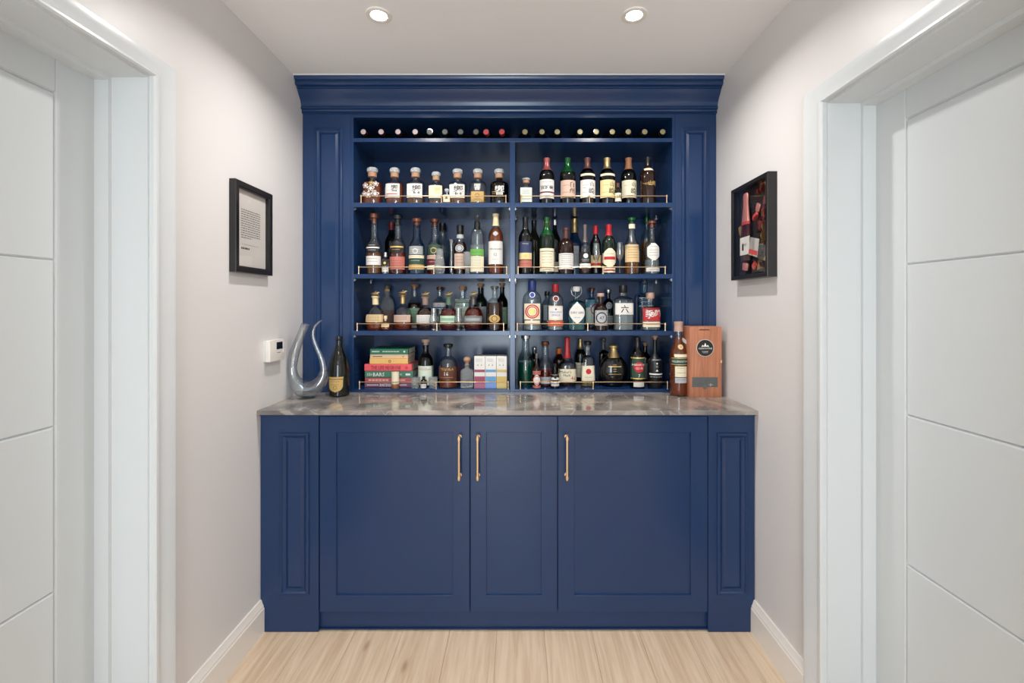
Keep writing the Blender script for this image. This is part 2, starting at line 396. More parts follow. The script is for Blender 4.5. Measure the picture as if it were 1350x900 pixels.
def cab_door(xa, xb, ia, ib, hx):
    x0, x1, z0, z1 = sx(xa, sf), sx(xb, sf), 0.0805, 0.8755
    i0, i1, iz0, iz1 = sx(ia, sf), sx(ib, sf), sz(785, sf), sz(569.5, sf)
    b = 0.0015
    L = [(x0, x1, z0, z1, YF + .020), (x0, x1, z0, z1, YF + b), (x0 + b, x1 - b, z0 + b, z1 - b, YF), (i0, i1, iz0, iz1, YF),
         (i0 + .001, i1 - .001, iz0 + .001, iz1 - .001, YF + .001), (i0 + .0015, i1 - .0015, iz0 + .003, iz1 - .0015, YF + .008)]
    d = P(MB().nested(L), 'door')
    h = MB(); X = sx(hx, sf); zt, zb = sz(573, sf), sz(627, sf); yh = YF - 0.034
    h.lathe([(0.0, -.006), (.0052, -.006), (.0052, -.002), (.0052, zt - zb + .002), (.0052, zt - zb + .006), (0, zt - zb + .006)], 14, at=(X, yh, zb))
    for z in (zt - .006, zb + .006):
        h.lathe([(.0075, -.006), (.0075, .006)], 14, at=(X, yh, z)); h.tube([(X, YF, z), (X, yh, z)], .0045, 10)
        h.lathe([(.008, 0), (.008, .003)], 14, at=(X, YF, z), ax='Y')
    o = h.obj('handle', BRASS, d, auto=40); o['label'] = 'brushed brass bar handle'
cab_door(421.3, 619.0, 443, 597, 606.5)
cab_door(620.2, 734.6, 641, 714, 630.5)
cab_door(735.8, 933.0, 757, 911, 746.5)
# countertop
ct = MB().box(XL, XR, FP / 329.7, 2.5, ZC - 0.018, ZC, b=0.002).obj('countertop', MARBLE)
tag(ct, 'polished dark grey veined marble worktop on the navy cabinet', 'worktop')

YU = FP / 272.0; su = 272.0; YP = 2.521
up = thing('display_cabinet', 'navy painted display shelving with cornice above the marble worktop', 'cabinet', (XL, YU, ZC))
def U(mb, name, m=PAINT, auto=15): return rel(part(mb, name, m, up, auto), up)
XO0, XO1 = sx(466, su), sx(886.3, su)
U(MB().box(XO0 - .02, XO1 + .02, YP, YP + .018, ZC, 2.38), 'back_panel')
zo = sz(155, su)
U(MB().box(XO0 - .002, XO1 + .002, YU, YP, zo, zo + .06, b=.001), 'top_panel')
pilaster('pilaster', XL + .001, sx(462, su), YU, ZC, 2.38, sx(415, su), sx(452, su), sz(496, su), sz(168.5, su), su, up, 0.30)
pilaster('pilaster', sx(890, su), XR - .001, YU, ZC, 2.38, sx(898.5, su), sx(934, su), sz(496, su), sz(168.5, su), su, up, 0.30)
for a, b in ((sx(462, su) + .0006, XO0), (XO1, sx(890, su) - .0006)):
    U(MB().box(a, b, YU, YP, ZC, zo + .05, b=.001), 'side_panel')
SH = [(sz(182, su), sz(187, su)), (sz(267, su), sz(273, su)), (sz(361, su), sz(367, su)), (sz(436, su), sz(442, su)), (sz(513, su), ZC)]
XD0, XD1 = sx(672.3, su), sx(679, su)
U(MB().box(XD0, XD1, YU, YP, ZC, SH[0][1], b=.001), 'divider')
U(MB().box(XO0, XO1, YU, YP, SH[0][1], SH[0][0], b=.001), 'shelf')
for t_, b_ in SH[1:]:
    U(MB().box(XO0, XD0, YU + .0005, YP, b_, t_, b=.001), 'shelf'); U(MB().box(XD1, XO1, YU + .0005, YP, b_, t_, b=.001), 'shelf')
for t_, b_ in SH[1:4]:
    for x, dx in ((XO0, 1), (XD0, -1), (XD1, 1), (XO1, -1)):
        for y in (YU + .02, YP - .05):
            U(MB().tube([(x, y, b_ - .004), (x + dx * .009, y, b_ - .004)], .0035, 8).box(min(x, x + dx * .003), max(x, x + dx * .003), y - .006, y + .006, b_ - .012, b_), 'shelf_pin', STEEL)
# cornice profile (y depth, z)
cp = []
for s_, py in ((283.2, 97.6), (283.2, 101), (282.4, 104.5), (281.6, 105), (281.6, 107.5), (281.8, 109), (281.2, 111.5), (280.2, 113), (279.6, 114), (279.6, 116),
               (278.8, 117), (278.2, 120), (277.2, 124), (276.0, 128), (274.9, 132), (274.2, 136), (273.9, 139.5), (274.4, 141), (274.4, 143), (273.2, 144.5), (272.9, 146.5), (273.2, 148), (272.3, 150), (271.8, 150.2)):
    cp.append((FP / s_, min(H - .0005, sz(py, s_))))
n = len(cp); vs = [(XL + .0005, y, z) for y, z in cp] + [(XR - .0005, y, z) for y, z in cp]
vs += [(XL + .0005, YU + .03, cp[0][1]), (XL + .0005, YU + .03, cp[-1][1]), (XR - .0005, YU + .03, cp[0][1]), (XR - .0005, YU + .03, cp[-1][1])]
fs = [(i, i + 1, n + i + 1, n + i) for i in range(n - 1)] + [(0, n, 2 * n + 2, 2 * n), (n - 1, 2 * n - 1, 2 * n + 3, 2 * n + 1)]
U(MB().add(vs, fs), 'cornice', auto=35)

# brass gallery rails
def rail(x0, x1, xs, row, label):
    z = SH[row][0]; y = YU + .008; s = FP / y
    X0, X1 = sx(x0, s), sx(x1, s)
    t = thing('gallery_rail', label, 'rail', (X0, y, z), 'brass gallery rails along the shelf fronts')
    MB().tube([(0, 0, .034), (X1 - X0, 0, .034)], .0022, 8).obj('rod', BRASS, t, auto=40)
    for px in [x0] + xs + [x1]:
        X = sx(px, s) - X0
        MB().lathe([(.0055, 0), (.0055, .003), (.003, .004), (.003, .028), (.0045, .029), (.0045, .038), (.002, .040)], 12, at=(X, 0, 0)).obj('post', BRASS, t, auto=40)
pn = {1: 'top', 2: 'second', 3: 'third', 4: 'bottom'}
for row, l, r in ((1, (476, 667, [582]), (687, 879, [777])), (2, (473, 668, [572]), (683, 877, [795])), (3, (471, 664, [576]), (682, 877, [775])), (4, (474, 670, [575]), (686, 880, [782]))):
    rail(l[0], l[1], l[2], row, 'thin brass gallery rail along the %s bottle shelf, left half' % pn[row])
    rail(r[0], r[1], r[2], row, 'thin brass gallery rail along the %s bottle shelf, right half' % pn[row])

# ------------------------------------------------------------ bottles
GL = {'clear': glass('clear bottle glass', (236, 242, 242), .35, base=.08), 'green': glass('green bottle glass', (70, 130, 80), .3), 'blue': glass('blue tinted glass', (170, 205, 225), .4),
      'smoke': glass('smoky glass', (120, 120, 124), .3), 'cut': crystal('cut crystal', (244, 248, 248), .86, 110, .03), 'thin': glass('thin blown glass', (244, 247, 247), .5, base=.17), 'aqua': glass('aqua glass', (150, 210, 215), .4),
      'amberg': mat('dark brown bottle glass', (38, 20, 14), .06), 'dark': BLACKG, 'dgreen': mat('dark green bottle glass', (16, 30, 20), .06),
      'olive': mat('olive black bottle glass', (34, 32, 18), .06), 'champ': mat('black green champagne glass', (14, 16, 11), .06, coat=.1), 'matte': mat('matte black bottle', (22, 22, 24), .4), 'dred': mat('dark maroon bottle glass', (40, 14, 14), .06)}
LQ = {'amber': liquid('amber whisky', (214, 140, 60)), 'orange': liquid('orange whisky', (228, 110, 40)), 'red': liquid('red brown whisky', (190, 60, 28)), 'brown': liquid('dark brown spirit', (120, 60, 30)),
      'pale': liquid('pale gold spirit', (238, 200, 120)), 'water': liquid('clear spirit', (225, 232, 232)), 'teal': liquid('teal liqueur', (30, 150, 120)), 'gold': liquid('golden liqueur', (225, 160, 70))}
def paper(n_, c): return mat(n_ + ' label paper', c, .6, var=.05, scale=60)
LB = {k: paper(k, c) for k, c in dict(white=(222, 218, 212), cream=(230, 218, 190), tan=(216, 186, 140), yellow=(222, 204, 148), pink=(184, 108, 96), red=(176, 36, 40), green=(98, 160, 70), mint=(160, 196, 160),
      dgreen=(40, 70, 54), black=(24, 24, 24), navy=(44, 54, 86), gold=(196, 160, 96), silver=(176, 178, 180), orange=(206, 88, 50), teal=(20, 120, 96), grey=(150, 152, 150), maroon=(110, 34, 40), rose=(204, 172, 154), sky=(120, 160, 200), pale=(214, 224, 208), brown=(90, 50, 36), seal=(40, 62, 140)).items()}
CP = {k: mat(k + ' cap', c, r, m_, spec=.5) for k, (c, r, m_) in dict(glass=((225, 228, 230), .12, 0), copper=((116, 72, 58), .3, .6), cork=((176, 134, 104), .6, 0), pinkfoil=((168, 92, 88), .3, .4), greenfoil=((24, 82, 42), .25, .4), brownfoil=((92, 58, 52), .35, .3),
      gold=((190, 164, 116), .32, .8), black=((18, 18, 19), .3, 0), red=((176, 26, 38), .3, .1), silver=((200, 200, 205), .25, .9), blue=((40, 60, 130), .3, 0), cream=((226, 206, 160), .5, 0), rosecork=((184, 150, 134), .5, 0), orange=((230, 110, 40), .4, 0), mint=((104, 134, 114), .4, 0), white=((235, 232, 225), .4, 0), wood=((150, 100, 66), .5, 0), darkred=((120, 24, 34), .35, 0), pewter=((110, 104, 100), .35, .5))  .items()}
CP['glass'] = crystal('glass stopper', (232, 234, 234), .50, 90)
INK = mat('black print', (28, 24, 22), .6); INKW = mat('white print', (236, 234, 228), .5); INKG = mat('gold print', (222, 186, 110), .4, .3); INKR = mat('red print', (190, 30, 40), .6)
INKS = {'k': INK, 'w': INKW, 'g': INKG, 'r': INKR, 'b': mat('blue print', (44, 70, 150), .6)}
PR = {
 'std':  ([(.88, 0), (.98, .012), (1, .03), (1, .60), (.98, .64), (.90, .685), (.72, .735), (.52, .775), (.42, .81), (.37, .86), (.35, .96), (.40, .965), (.40, 1)], 2.0, 1),
 'malt': ([(.86, 0), (.98, .012), (1, .03), (1, .50), (.98, .55), (.90, .61), (.74, .66), (.58, .705), (.50, .75), (.46, .81), (.47, .88), (.42, .97), (.46, .975), (.46, 1)], 2.0, 1),
 'wine': ([(.86, 0), (.98, .01), (1, .03), (1, .60), (.97, .66), (.82, .72), (.56, .77), (.42, .82), (.38, .90), (.36, .97), (.42, .975), (.42, 1)], 2.0, 1),
 'slim': ([(.9, 0), (1, .02), (1, .52), (.96, .56), (.78, .60), (.50, .64), (.34, .70), (.28, .80), (.26, .96), (.32, .965), (.32, 1)], 2.0, 1),
 'dec':  ([(.86, 0), (.98, .02), (1, .05), (1, .64), (.98, .70), (.88, .765), (.62, .81), (.36, .84), (.30, .87), (.30, .96), (.36, .965), (.36, 1)], 2.6, .8),
 'apo':  ([(.88, 0), (.99, .015), (1, .04), (1, .56), (.97, .63), (.85, .70), (.60, .75), (.36, .78), (.32, .82), (.32, .95), (.42, .955), (.42, 1)], 2.0, 1),
 'round':([(.72, 0), (.86, .02), (.95, .10), (1, .22), (1, .34), (.95, .46), (.82, .58), (.62, .67), (.42, .725), (.30, .76), (.28, .82), (.28, .97), (.32, .975), (.32, 1)], 2.3, .72),
 'orb':  ([(.45, 0), (.68, .03), (.88, .14), (.98, .28), (1, .38), (.97, .48), (.86, .60), (.66, .70), (.46, .76), (.34, .80), (.24, .88), (.20, .94), (.20, 1)], 2.0, .55),
 'rect': ([(.92, 0), (.99, .012), (1, .03), (1, .66), (.98, .69), (.84, .72), (.50, .75), (.34, .77), (.32, .80), (.32, .96), (.38, .965), (.38, 1)], 5.0, .85),
 'gin':  ([(.90, 0), (.99, .012), (1, .03), (1, .52), (.99, .60), (.93, .68), (.78, .74), (.54, .785), (.36, .81), (.32, .84), (.32, .96), (.38, .965), (.38, 1)], 2.4, .8),
 'bell': ([(.78, 0), (.86, .015), (.90, .04), (.98, .34), (1, .42), (.94, .46), (.76, .50), (.54, .54), (.38, .60), (.30, .70), (.27, .82), (.25, .96), (.30, .965), (.30, 1)], 3.0, .8),
 'cham': ([(.90, 0), (1, .02), (1, .08), (1, .34), (.98, .44), (.90, .54), (.74, .64), (.54, .73), (.38, .80), (.30, .86), (.27, .93), (.30, .935), (.34, .95), (.30, .97), (.30, 1)], 2.0, 1),
 'taper':([(.95, 0), (1, .02), (.98, .20), (.88, .66), (.80, .70), (.60, .735), (.40, .76), (.36, .80), (.36, .96), (.42, .965), (.42, 1)], 4.0, .85),
}
def interp(pr, z):
    for (r0, z0), (r1, z1) in zip(pr, pr[1:]):
        if z <= z1: return r0 + (r1 - r0) * ((z - z0) / max(1e-6, z1 - z0))
    return pr[-1][0]
def horse(mb0, z, k):
    """galloping horse and rider figure standing on the stopper"""
    class F:
        def tube(s, p, r, n): mb0.tube(p, [q * 1.9 for q in r], n)
        def lathe(s, *a, **b): mb0.lathe(*a, **b)
    mb = F()
    mb.tube([(-.012 * k, 0, z + .013 * k), (.0, 0, z + .0125 * k), (.010 * k, 0, z + .014 * k)], [.0035 * k, .0042 * k, .0036 * k], 8)
    mb.tube([(.010 * k, 0, z + .014 * k), (.016 * k, 0, z + .020 * k), (.022 * k, 0, z + .019 * k)], [.0032 * k, .0022 * k, .0014 * k], 7)
    for x0, x1, y in ((-.011, -.020, .002), (-.009, -.004, -.002), (.008, .004, .002), (.010, .019, -.002)):
        mb.tube([(x0 * k, y * k, z + .012 * k), ((x0 + x1) / 2 * k + .002 * k, y * k, z + .006 * k), (x1 * k, y * k, z + .001 * k)], [.0018 * k, .0012 * k, .0010 * k], 6)
    mb.tube([(-.012 * k, 0, z + .014 * k), (-.019 * k, 0, z + .015 * k), (-.023 * k, 0, z + .011 * k)], [.0014 * k, .0010 * k, .0006 * k], 6)
    mb.tube([(-.002 * k, 0, z + .016 * k), (.001 * k, 0, z + .022 * k), (.005 * k, 0, z + .024 * k)], [.0025 * k, .0026 * k, .0016 * k], 7)
    mb.lathe([(0, 0), (.002 * k, .001 * k), (.0024 * k, .0025 * k), (.001 * k, .0045 * k), (0, .0048 * k)], 8, at=(.005 * k, 0, z + .0235 * k))
GRP = {1: {0: 'bottles on the top shelf, left bay', 1: 'bottles on the top shelf, right bay'}, 2: {0: 'bottles on the second shelf, left bay', 1: 'bottles on the second shelf, right bay'},
       3: {0: 'bottles on the third shelf, left bay', 1: 'bottles on the third shelf, right bay'}, 4: {0: 'bottles on the bottom shelf, left bay', 1: 'bottles on the bottom shelf, right bay'}}
def place(x, w, row, lay):
    """centre depth for a body w pixels wide in layer f(ront), m(iddle), b(ack) or a number"""
    if isinstance(lay, float): return lay
    r = w / 2 / 265.0
    return {'f': YU + .014 + r, 'm': YU + .060 + r, 'b': YP - .006 - w / 2 / 244.0}[lay]
def bottle(x, w, top, row, lay, shape, gk, lq, lvl, cap, ck, ch, labels, desc, foot=None, group=None, dr=None, name='bottle', cat='bottle', n=24, onz=None):
    cy = place(x, w, row, lay); s = FP / cy
    R = w / 2 / s; X = sx(x, s); z0 = SH[row][0] if onz is None else onz
    T = sz(top, s) - z0
    pr, p, dd = PR[shape]
    if dr: dd = dr
    if group is None and row: group = GRP[row][0 if x < 675 else 1]
    if row and desc.find('shelf') < 0: desc += ', %s %s shelf' % (pn[row], 'left' if x < 675 else 'right')
    t = thing(name, desc, cat, (X, cy, z0), group)
    over = cap in ('foil', 'screw', 'wax', 'pour')
    Hh = T * (0.992 if over else 1 - ch)
    full = [(r * R, z * Hh) for r, z in pr]
    prof = list(full)
    MB().lathe([(0, .0001)] + prof + [(prof[-1][0] * .75, Hh), (prof[-1][0] * .7, Hh - .004)] if gk in ('clear', 'green', 'blue', 'smoke', 'cut', 'aqua') else prof, n, p, dd).obj('glass_body', GL[gk], t, auto=38)
    if lq and lvl > 0:
        zl = lvl * Hh; q = [(0, .0045)] + [(r * R * .95 - .0006, max(.0045, z * Hh)) for r, z in pr if z * Hh < zl - .002] + [(interp(pr, lvl) * R * .95 - .0006, zl), (0, zl)]
        q = [(max(r, 0), z) for r, z in q]
        MB().lathe(q, n, p, dd).obj('liquid', LQ[lq], t, auto=38)
    nr = pr[-1][0] * R; mb = MB(); cm = CP[ck]
    if cap in ('foil', 'wax'):
        k0 = 1 - ch; q = []
        zz = [k0 + (1 - k0) * i / 8 for i in range(9)]
        q = [(interp(pr, z / .992 if z < .992 else 1) * R * 1.04 + .0006, z * T) for z in zz]
        q = [(q[0][0] - .0006, q[0][1])] + q + [(q[-1][0] * .9, T * 1.003), (0, T * 1.003)]
        mb.lathe(q, 20, p, dd if p == 2 else 1)
    elif cap == 'screw':
        k0 = 1 - ch; q = [(nr * 1.08, k0 * T), (nr * 1.12, k0 * T + .001), (nr * 1.12, T * .996), (nr * 1.02, T), (0, T)]; mb.lathe(q, 20)
    elif cap == 'pour':
        mb.lathe([(nr * 1.05, T * (1 - ch)), (nr * 1.15, T * (1 - ch * .5)), (nr * .8, T * (1 - ch * .45)), (nr * .6, T * .99), (0, T)], 16)
    elif cap == 'cork':
        h = T - Hh; mb.lathe([(nr * .72, Hh - .006), (nr * .72, Hh + h * .1), (nr * 1.15, Hh + h * .12), (nr * 1.22, Hh + h * .2), (nr * 1.22, T - h * .12), (nr * 1.1, T), (0, T)], 20)
    elif cap == 'tcork':      # thin cork shank with a wide disc
        h = T - Hh; mb.lathe([(nr * .72, Hh - .008), (nr * .75, Hh + h * .45), (nr * 1.25, Hh + h * .5), (nr * 1.3, T - h * .1), (nr * 1.1, T), (0, T)], 20)
    elif cap == 'ball':       # faceted round stopper
        h = T - Hh; k = 1.46
        mb.lathe([(nr * .7, Hh - .005), (nr * .8, Hh + h * .06), (nr * 1.2, Hh + h * .14), (nr * 1.2, Hh + h * .36), (nr * k, Hh + h * .42), (nr * k * 1.06, Hh + h * .60), (nr * k * 1.06, Hh + h * .82), (nr * k * .92, Hh + h * .94), (nr * k * .8, T), (0, T)], 12)
        if w > 15: MB().lathe([(nr * .98, Hh - .010), (nr * 1.22, Hh - .008), (nr * 1.22, Hh + h * .34), (nr * .98, Hh + h * .36)], 16).obj('cork', CP['cork'], t, auto=38)
    elif cap == 'knob':
        h = T - Hh
        mb.lathe([(nr * .7, Hh - .004), (nr * .7, Hh + h * .3), (nr * 1.3, Hh + h * .42), (nr * 1.55, Hh + h * .65), (nr * 1.2, Hh + h * .9), (0, T)], 14)
    elif cap == 'swing':      # swing-top stopper with wire bail
        h = T - Hh; mb.lathe([(nr * 1.0, Hh - .004), (nr * 1.25, Hh + h * .1), (nr * 1.25, T - .004), (nr * 1.0, T), (0, T)], 14)
        for sg in (-1, 1):
            w_ = MB(); w_.tube([(sg * nr * 1.5, 0, Hh + h * .9), (sg * nr * 1.75, -.004, Hh + h * .2), (sg * nr * 1.4, -.006, Hh - h * .9), (0, -nr * 1.2, Hh - h * 1.6)], .0012, 6); w_.obj('wire_bail', CP['silver'], t)
    elif cap == 'horse':
        h = T - Hh; hz = Hh + h * .12
        mb.lathe([(nr * .8, Hh - .003), (nr * 1.3, Hh), (nr * 1.35, hz), (nr * .9, hz + h * .12), (0, hz + h * .13)], 16)
        f = MB(); horse(f, hz + h * .10, (T - hz) / .030); f.obj('horse_figure', CP['gold'], t, auto=50)
        # foil sleeve on the neck
        q = [(interp(pr, z) * R * 1.06 + .0008, z * Hh) for z in (.78, .80, .86, .92, .97, 1.0)]; mb.lathe(q + [(0, Hh + .001)], 20)
    elif cap == 'orbneck':
        pass
    if mb.v: mb.obj('stopper' if cap in ('cork', 'tcork', 'ball', 'knob', 'swing', 'horse') else 'cap', cm, t, auto=38)
    sfr = FP / (cy - R * dd)                            # scale of the front surface
    def surf(xx, zz, off):
        rr = interp(pr, min(1, max(0, zz / Hh))) * R; q = min(abs(xx) / rr, .995)
        return (xx, -(rr * dd * (1 - q ** p) ** (1 / p)) - off, zz)
    for L in labels:
        y0, y1, lm = L[0], L[1], L[2]; txt = L[3] if len(L) > 3 else []; wf_ = L[4] if len(L) > 4 else .93; sh = L[5] if len(L) > 5 else 'rect'; xo = L[6] if len(L) > 6 else 0.0
        za, zb = sz(y1, sfr) - z0, sz(y0, sfr) - z0; za = max(za, .003)
        hw = R * min(wf_, .90 if shape == 'round' else 1); lo_ = t
        if lm:
            m_ = MB(); nxg, nz = 14, (12 if sh != 'rect' else 3)
            for j in range(nz + 1):
                v = j / nz; zz = za + (zb - za) * v; u_ = abs(v - .5) * 2
                k = {'rect': 1, 'hex': 1 if u_ < .55 else 1 - (u_ - .55) / .45 * .75, 'oval': math.sqrt(max(0.0004, 1 - u_ * u_)), 'diamond': max(.03, (1 - u_ ** 1.7)),
                     'shield': (1 if v > .45 else max(.03, math.sqrt(max(0, 1 - ((.45 - v) / .45) ** 2)))) * (1 - .06 * math.sin(v * PI))}[sh]
                for i in range(nxg + 1):
                    xx = xo * R + hw * k * (2 * i / nxg - 1); m_.v.append(surf(max(-R * .99, min(R * .99, xx)), zz, .0006))
            for j in range(nz):
                for i in range(nxg): a = j * (nxg + 1) + i; m_.f.append((a, a + 1, a + nxg + 2, a + nxg + 1))
            lo_ = m_.obj('label', LB[lm], t, smooth=True)
        inks = {}
        for (s_, fx, fy, hh, ink) in txt:
            mb = inks.setdefault(ink, MB())
            cz = za + (zb - za) * fy; h_ = (zb - za) * hh; cx_ = xo * R + hw * fx
            if s_ == '-':                           # illegible line of small print
                mwd = hw * 2 * hh
                for q in range(5):
                    a = cx_ - mwd / 2 + mwd * q / 5; b = a + mwd / 5 * .8; e = .0007
                    mb.add([surf(a, cz - e, .0011), surf(b, cz - e, .0011), surf(b, cz + e, .0011), surf(a, cz + e, .0011)], [(0, 1, 2, 3)])
            elif s_ == 'o':                         # ring emblem
                r1 = h_ / 2
                vs = [surf(cx_ + math.cos(2 * PI * q / 20) * r_, cz + math.sin(2 * PI * q / 20) * r_, .0011) for q in range(20) for r_ in (r1, r1 * .82)]
                mb.add(vs, [(2 * q, (2 * q + 2) % 40, (2 * q + 3) % 40, 2 * q + 1) for q in range(20)])
            elif s_ == '.':                         # solid disc emblem
                mb.add([surf(cx_, cz, .0011)] + [surf(cx_ + math.cos(2 * PI * q / 16) * h_ / 2 * k_, cz + math.sin(2 * PI * q / 16) * h_ / 2 * k_, .0011) for k_ in (.35, .7, 1) for q in range(16)],
                       [(0, 1 + q, 1 + (q + 1) % 16) for q in range(16)] + [(1 + 16 * j + q, 17 + 16 * j + q, 17 + 16 * j + (q + 1) % 16, 1 + 16 * j + (q + 1) % 16) for j in (0, 1) for q in range(16)])
            elif s_ == '=':                         # solid rule across
                mb.add([surf(cx_ + hw * u1, cz + d_ * h_ / 2, .0010) for d_ in (-1, 1) for u1 in [-.98 + 1.96 * q / 10 for q in range(11)]], [(q, q + 1, q + 12, q + 11) for q in range(10)])
            else: text_on(mb, s_, cx_, cz, h_, hw * 1.9 * (1 - abs(fx)), lambda a, b: surf(a, b, .0012))
        for ink, mb in inks.items(): mb.obj('lettering', INKS[ink], lo_)
    return t
lines = lambda *ys: [('-', 0, y, .7, 'k') for y in ys]

# ---- top shelf, left bay
S1 = 'faceted decanter bottle with round glass stopper'
bottle(491, 26, 221.4, 1, 'f', 'dec', 'clear', 'orange', .74, 'ball', 'glass', .20, [(238, 262, None, [('❀', -.5, .75, .30, 'w'), ('❀', .1, .6, .38, 'w'), ('❀', .6, .85, .28, 'w'), ('❀', -.15, .25, .34, 'w'), ('❀', .55, .3, .36, 'w'), ('❀', -.65, .3, .3, 'w'), ('❀', .15, .9, .24, 'g')])], 'amber faceted decanter bottle printed with white blossoms', n=24)
bottle(520.3, 23.6, 221.9, 1, 'f', 'dec', 'clear', 'orange', .70, 'ball', 'glass', .20, [(241.6, 260, 'white', [('響', .35, .66, .50, 'k'), ('-', 0, .28, .7, 'r'), ('=', -.2, .24, .05, 'r'), ('-', -.3, .5, .3, 'k')], .84, 'rect', -.12)], 'faceted bottle with white label crossed by a red script line')
bottle(548, 24.4, 221.9, 1, 'f', 'dec', 'clear', 'amber', .18, 'ball', 'glass', .20, [(241.6, 260, 'white', [('響', .3, .58, .62, 'k'), ('-', -.4, .5, .3, 'k'), ('-', -.4, .38, .3, 'k')], .82)], 'nearly empty clear faceted bottle with bright white label, third from left')
bottle(575, 20.4, 227, 1, 'f', 'dec', 'clear', 'amber', .15, 'ball', 'glass', .20, [(244, 260.5, 'cream', [('響', .3, .6, .5, 'g'), ('-', -.2, .35, .4, 'g')], .86)], 'smaller faceted bottle with cream label and pale characters')
bottle(589.2, 11.4, 249, 1, 'f', 'dec', 'clear', 'orange', .6, 'ball', 'glass', .22, [(256.5, 266, 'cream', [('響', 0, .6, .4, 'k')], .8)], 'miniature faceted bottle with cream label between two decanter bottles')
bottle(603.4, 24, 223.3, 1, 'f', 'dec', 'clear', 'amber', .24, 'ball', 'glass', .20, [(242.5, 260.3, 'white', [('響', .2, .56, .7, 'k'), ('-', -.45, .3, .25, 'k')], .82)], 'clear faceted bottle with off-white label beside the miniature')
bottle(630, 22.8, 223.3, 1, 'f', 'dec', 'clear', 'pale', .42, 'ball', 'glass', .20, [(240, 252, None, [('響', 0, .5, .75, 'w')]), (252, 265.5, 'gold', [('o', 0, .6, .4, 'k'), ('-', 0, .3, .5, 'k')], .72)], 'half-full faceted bottle with low gold label and white character')
bottle(658.3, 24.4, 223.3, 1, 'f', 'dec', 'smoke', 'brown', .76, 'ball', 'glass', .20, [(242, 263, None, [('響', .05, .6, .6, 'w'), ('-', -.5, .5, .3, 'g'), ('-', -.5, .4, .3, 'g')])], 'dark smoky faceted bottle with white character and no label')
# ---- top shelf, right bay
bottle(693.5, 18.7, 235, 1, 'f', 'rect', 'clear', 'brown', .5, 'ball', 'glass', .12, [(247, 266, 'pale', lines(.8, .6, .4) + [('-', 0, .7, .5, 'k')], .8)], 'small square clear flask bottle with pale green label')
bottle(720.8, 20, 209, 1, 'f', 'std', 'dark', None, 0, 'foil', 'pinkfoil', .27, [(236, 252, 'white', [('宮城峡', 0, .35, .34, 'k'), ('-', 0, .8, .6, 'k')]), (252, 254, 'maroon'), (254, 261, 'white', lines(.5))], 'dark bottle with pink foil neck and white label split by maroon line')
bottle(748.4, 20.8, 208.8, 1, 'f', 'std', 'dark', None, 0, 'foil', 'greenfoil', .32, [(237, 260, 'rose', [('白', .5, .76, .30, 'k'), ('州', .5, .40, .32, 'k'), ('-', -.3, .7, .4, 'k'), ('-', -.3, .3, .5, 'k'), ('=', 0, .05, .04, 'k')])], 'dark bottle with green foil neck and dusty beige label')
bottle(774.3, 20.8, 208.8, 1, 'f', 'std', 'smoke', 'brown', .56, 'foil', 'brownfoil', .24, [(228, 231, 'cream', [], .9), (236.5, 260, 'white', [('山', .5, .76, .26, 'k'), ('崎', .45, .38, .34, 'k'), ('-', -.35, .7, .4, 'k'), ('-', -.35, .55, .4, 'k'), ('-', -.3, .3, .4, 'k')])], 'bottle with brown foil neck, white collar band and ivory calligraphy label')
bottle(800.3, 20.8, 208.8, 1, 'f', 'std', 'smoke', 'brown', .56, 'foil', 'gold', .24, [(228, 231, 'cream', [], .9), (236.5, 260, 'yellow', [('山', .5, .76, .26, 'k'), ('崎', .45, .38, .34, 'k'), ('-', -.35, .7, .4, 'k'), ('-', -.3, .3, .4, 'k')])], 'bottle with gold foil neck and yellow calligraphy label')
bottle(814.6, 9.0, 241.5, 1, YU + .030, 'std', 'dark', None, 0, 'screw', 'copper', .26, [(254, 265, 'cream', [('山崎', 0, .6, .4, 'k')])], 'miniature bottle with copper cap squeezed between two calligraphy bottles')
bottle(828.6, 20.6, 208.8, 1, 'm', 'std', 'dark', None, 0, 'foil', 'wood', .24, [(237, 260, 'cream', [('山', .5, .76, .26, 'k'), ('崎', .45, .38, .34, 'k'), ('-', -.35, .7, .4, 'k'), ('=', 0, .1, .04, 'k')])], 'dark bottle with tan foil neck and cream calligraphy label, second from right')
bottle(854, 19.6, 208, 1, 'f', 'std', 'amberg', None, 0, 'foil', 'black', .18, [(220, 223.5, 'cream', [], .6), (236, 252, None, [('山崎', .4, .7, .4, 'g'), ('-', -.3, .7, .6, 'g'), ('-', -.3, .6, .4, 'g')])], 'unlabelled dark brown bottle with gold script and cream neck band')
# ---- second shelf, left bay
bottle(493.4, 20.4, 281.4, 2, 'f', 'malt', 'clear', 'amber', .42, 'tcork', 'copper', .15, [(318, 334, 'black', [('-', 0, .7, .5, 'w'), ('=', 0, .5, .10, 'w'), ('-', 0, .3, .6, 'w')], .85, 'oval'), (337, 349, 'white', lines(.7, .4), .95)], 'clear malt bottle with copper topped stopper and black oval label')
bottle(508.4, 9.6, 332.7, 2, YU + .030, 'std', 'clear', 'water', .5, 'screw', 'silver', .2, [(343, 350, 'black', [('.', 0, .5, .5, 'g')], .8), (352, 358, 'white', lines(.5), .9)], 'miniature clear bottle with small white base label')
bottle(516.0, 17, 293, 2, 'b', 'std', 'dark', None, 0, 'foil', 'darkred', .14, [], 'black bottle with dark red cap mostly hidden behind a malt bottle')
bottle(524.6, 20.6, 283, 2, 'f', 'malt', 'clear', 'red', .44, 'tcork', 'black', .15, [(316, 334, 'black', [('=', 0, .5, .10, 'g'), ('-', 0, .3, .6, 'g')], .85, 'oval'), (338, 355, 'pink', lines(.7, .5, .3), .95)], 'clear malt bottle with black stopper and salmon pink label')
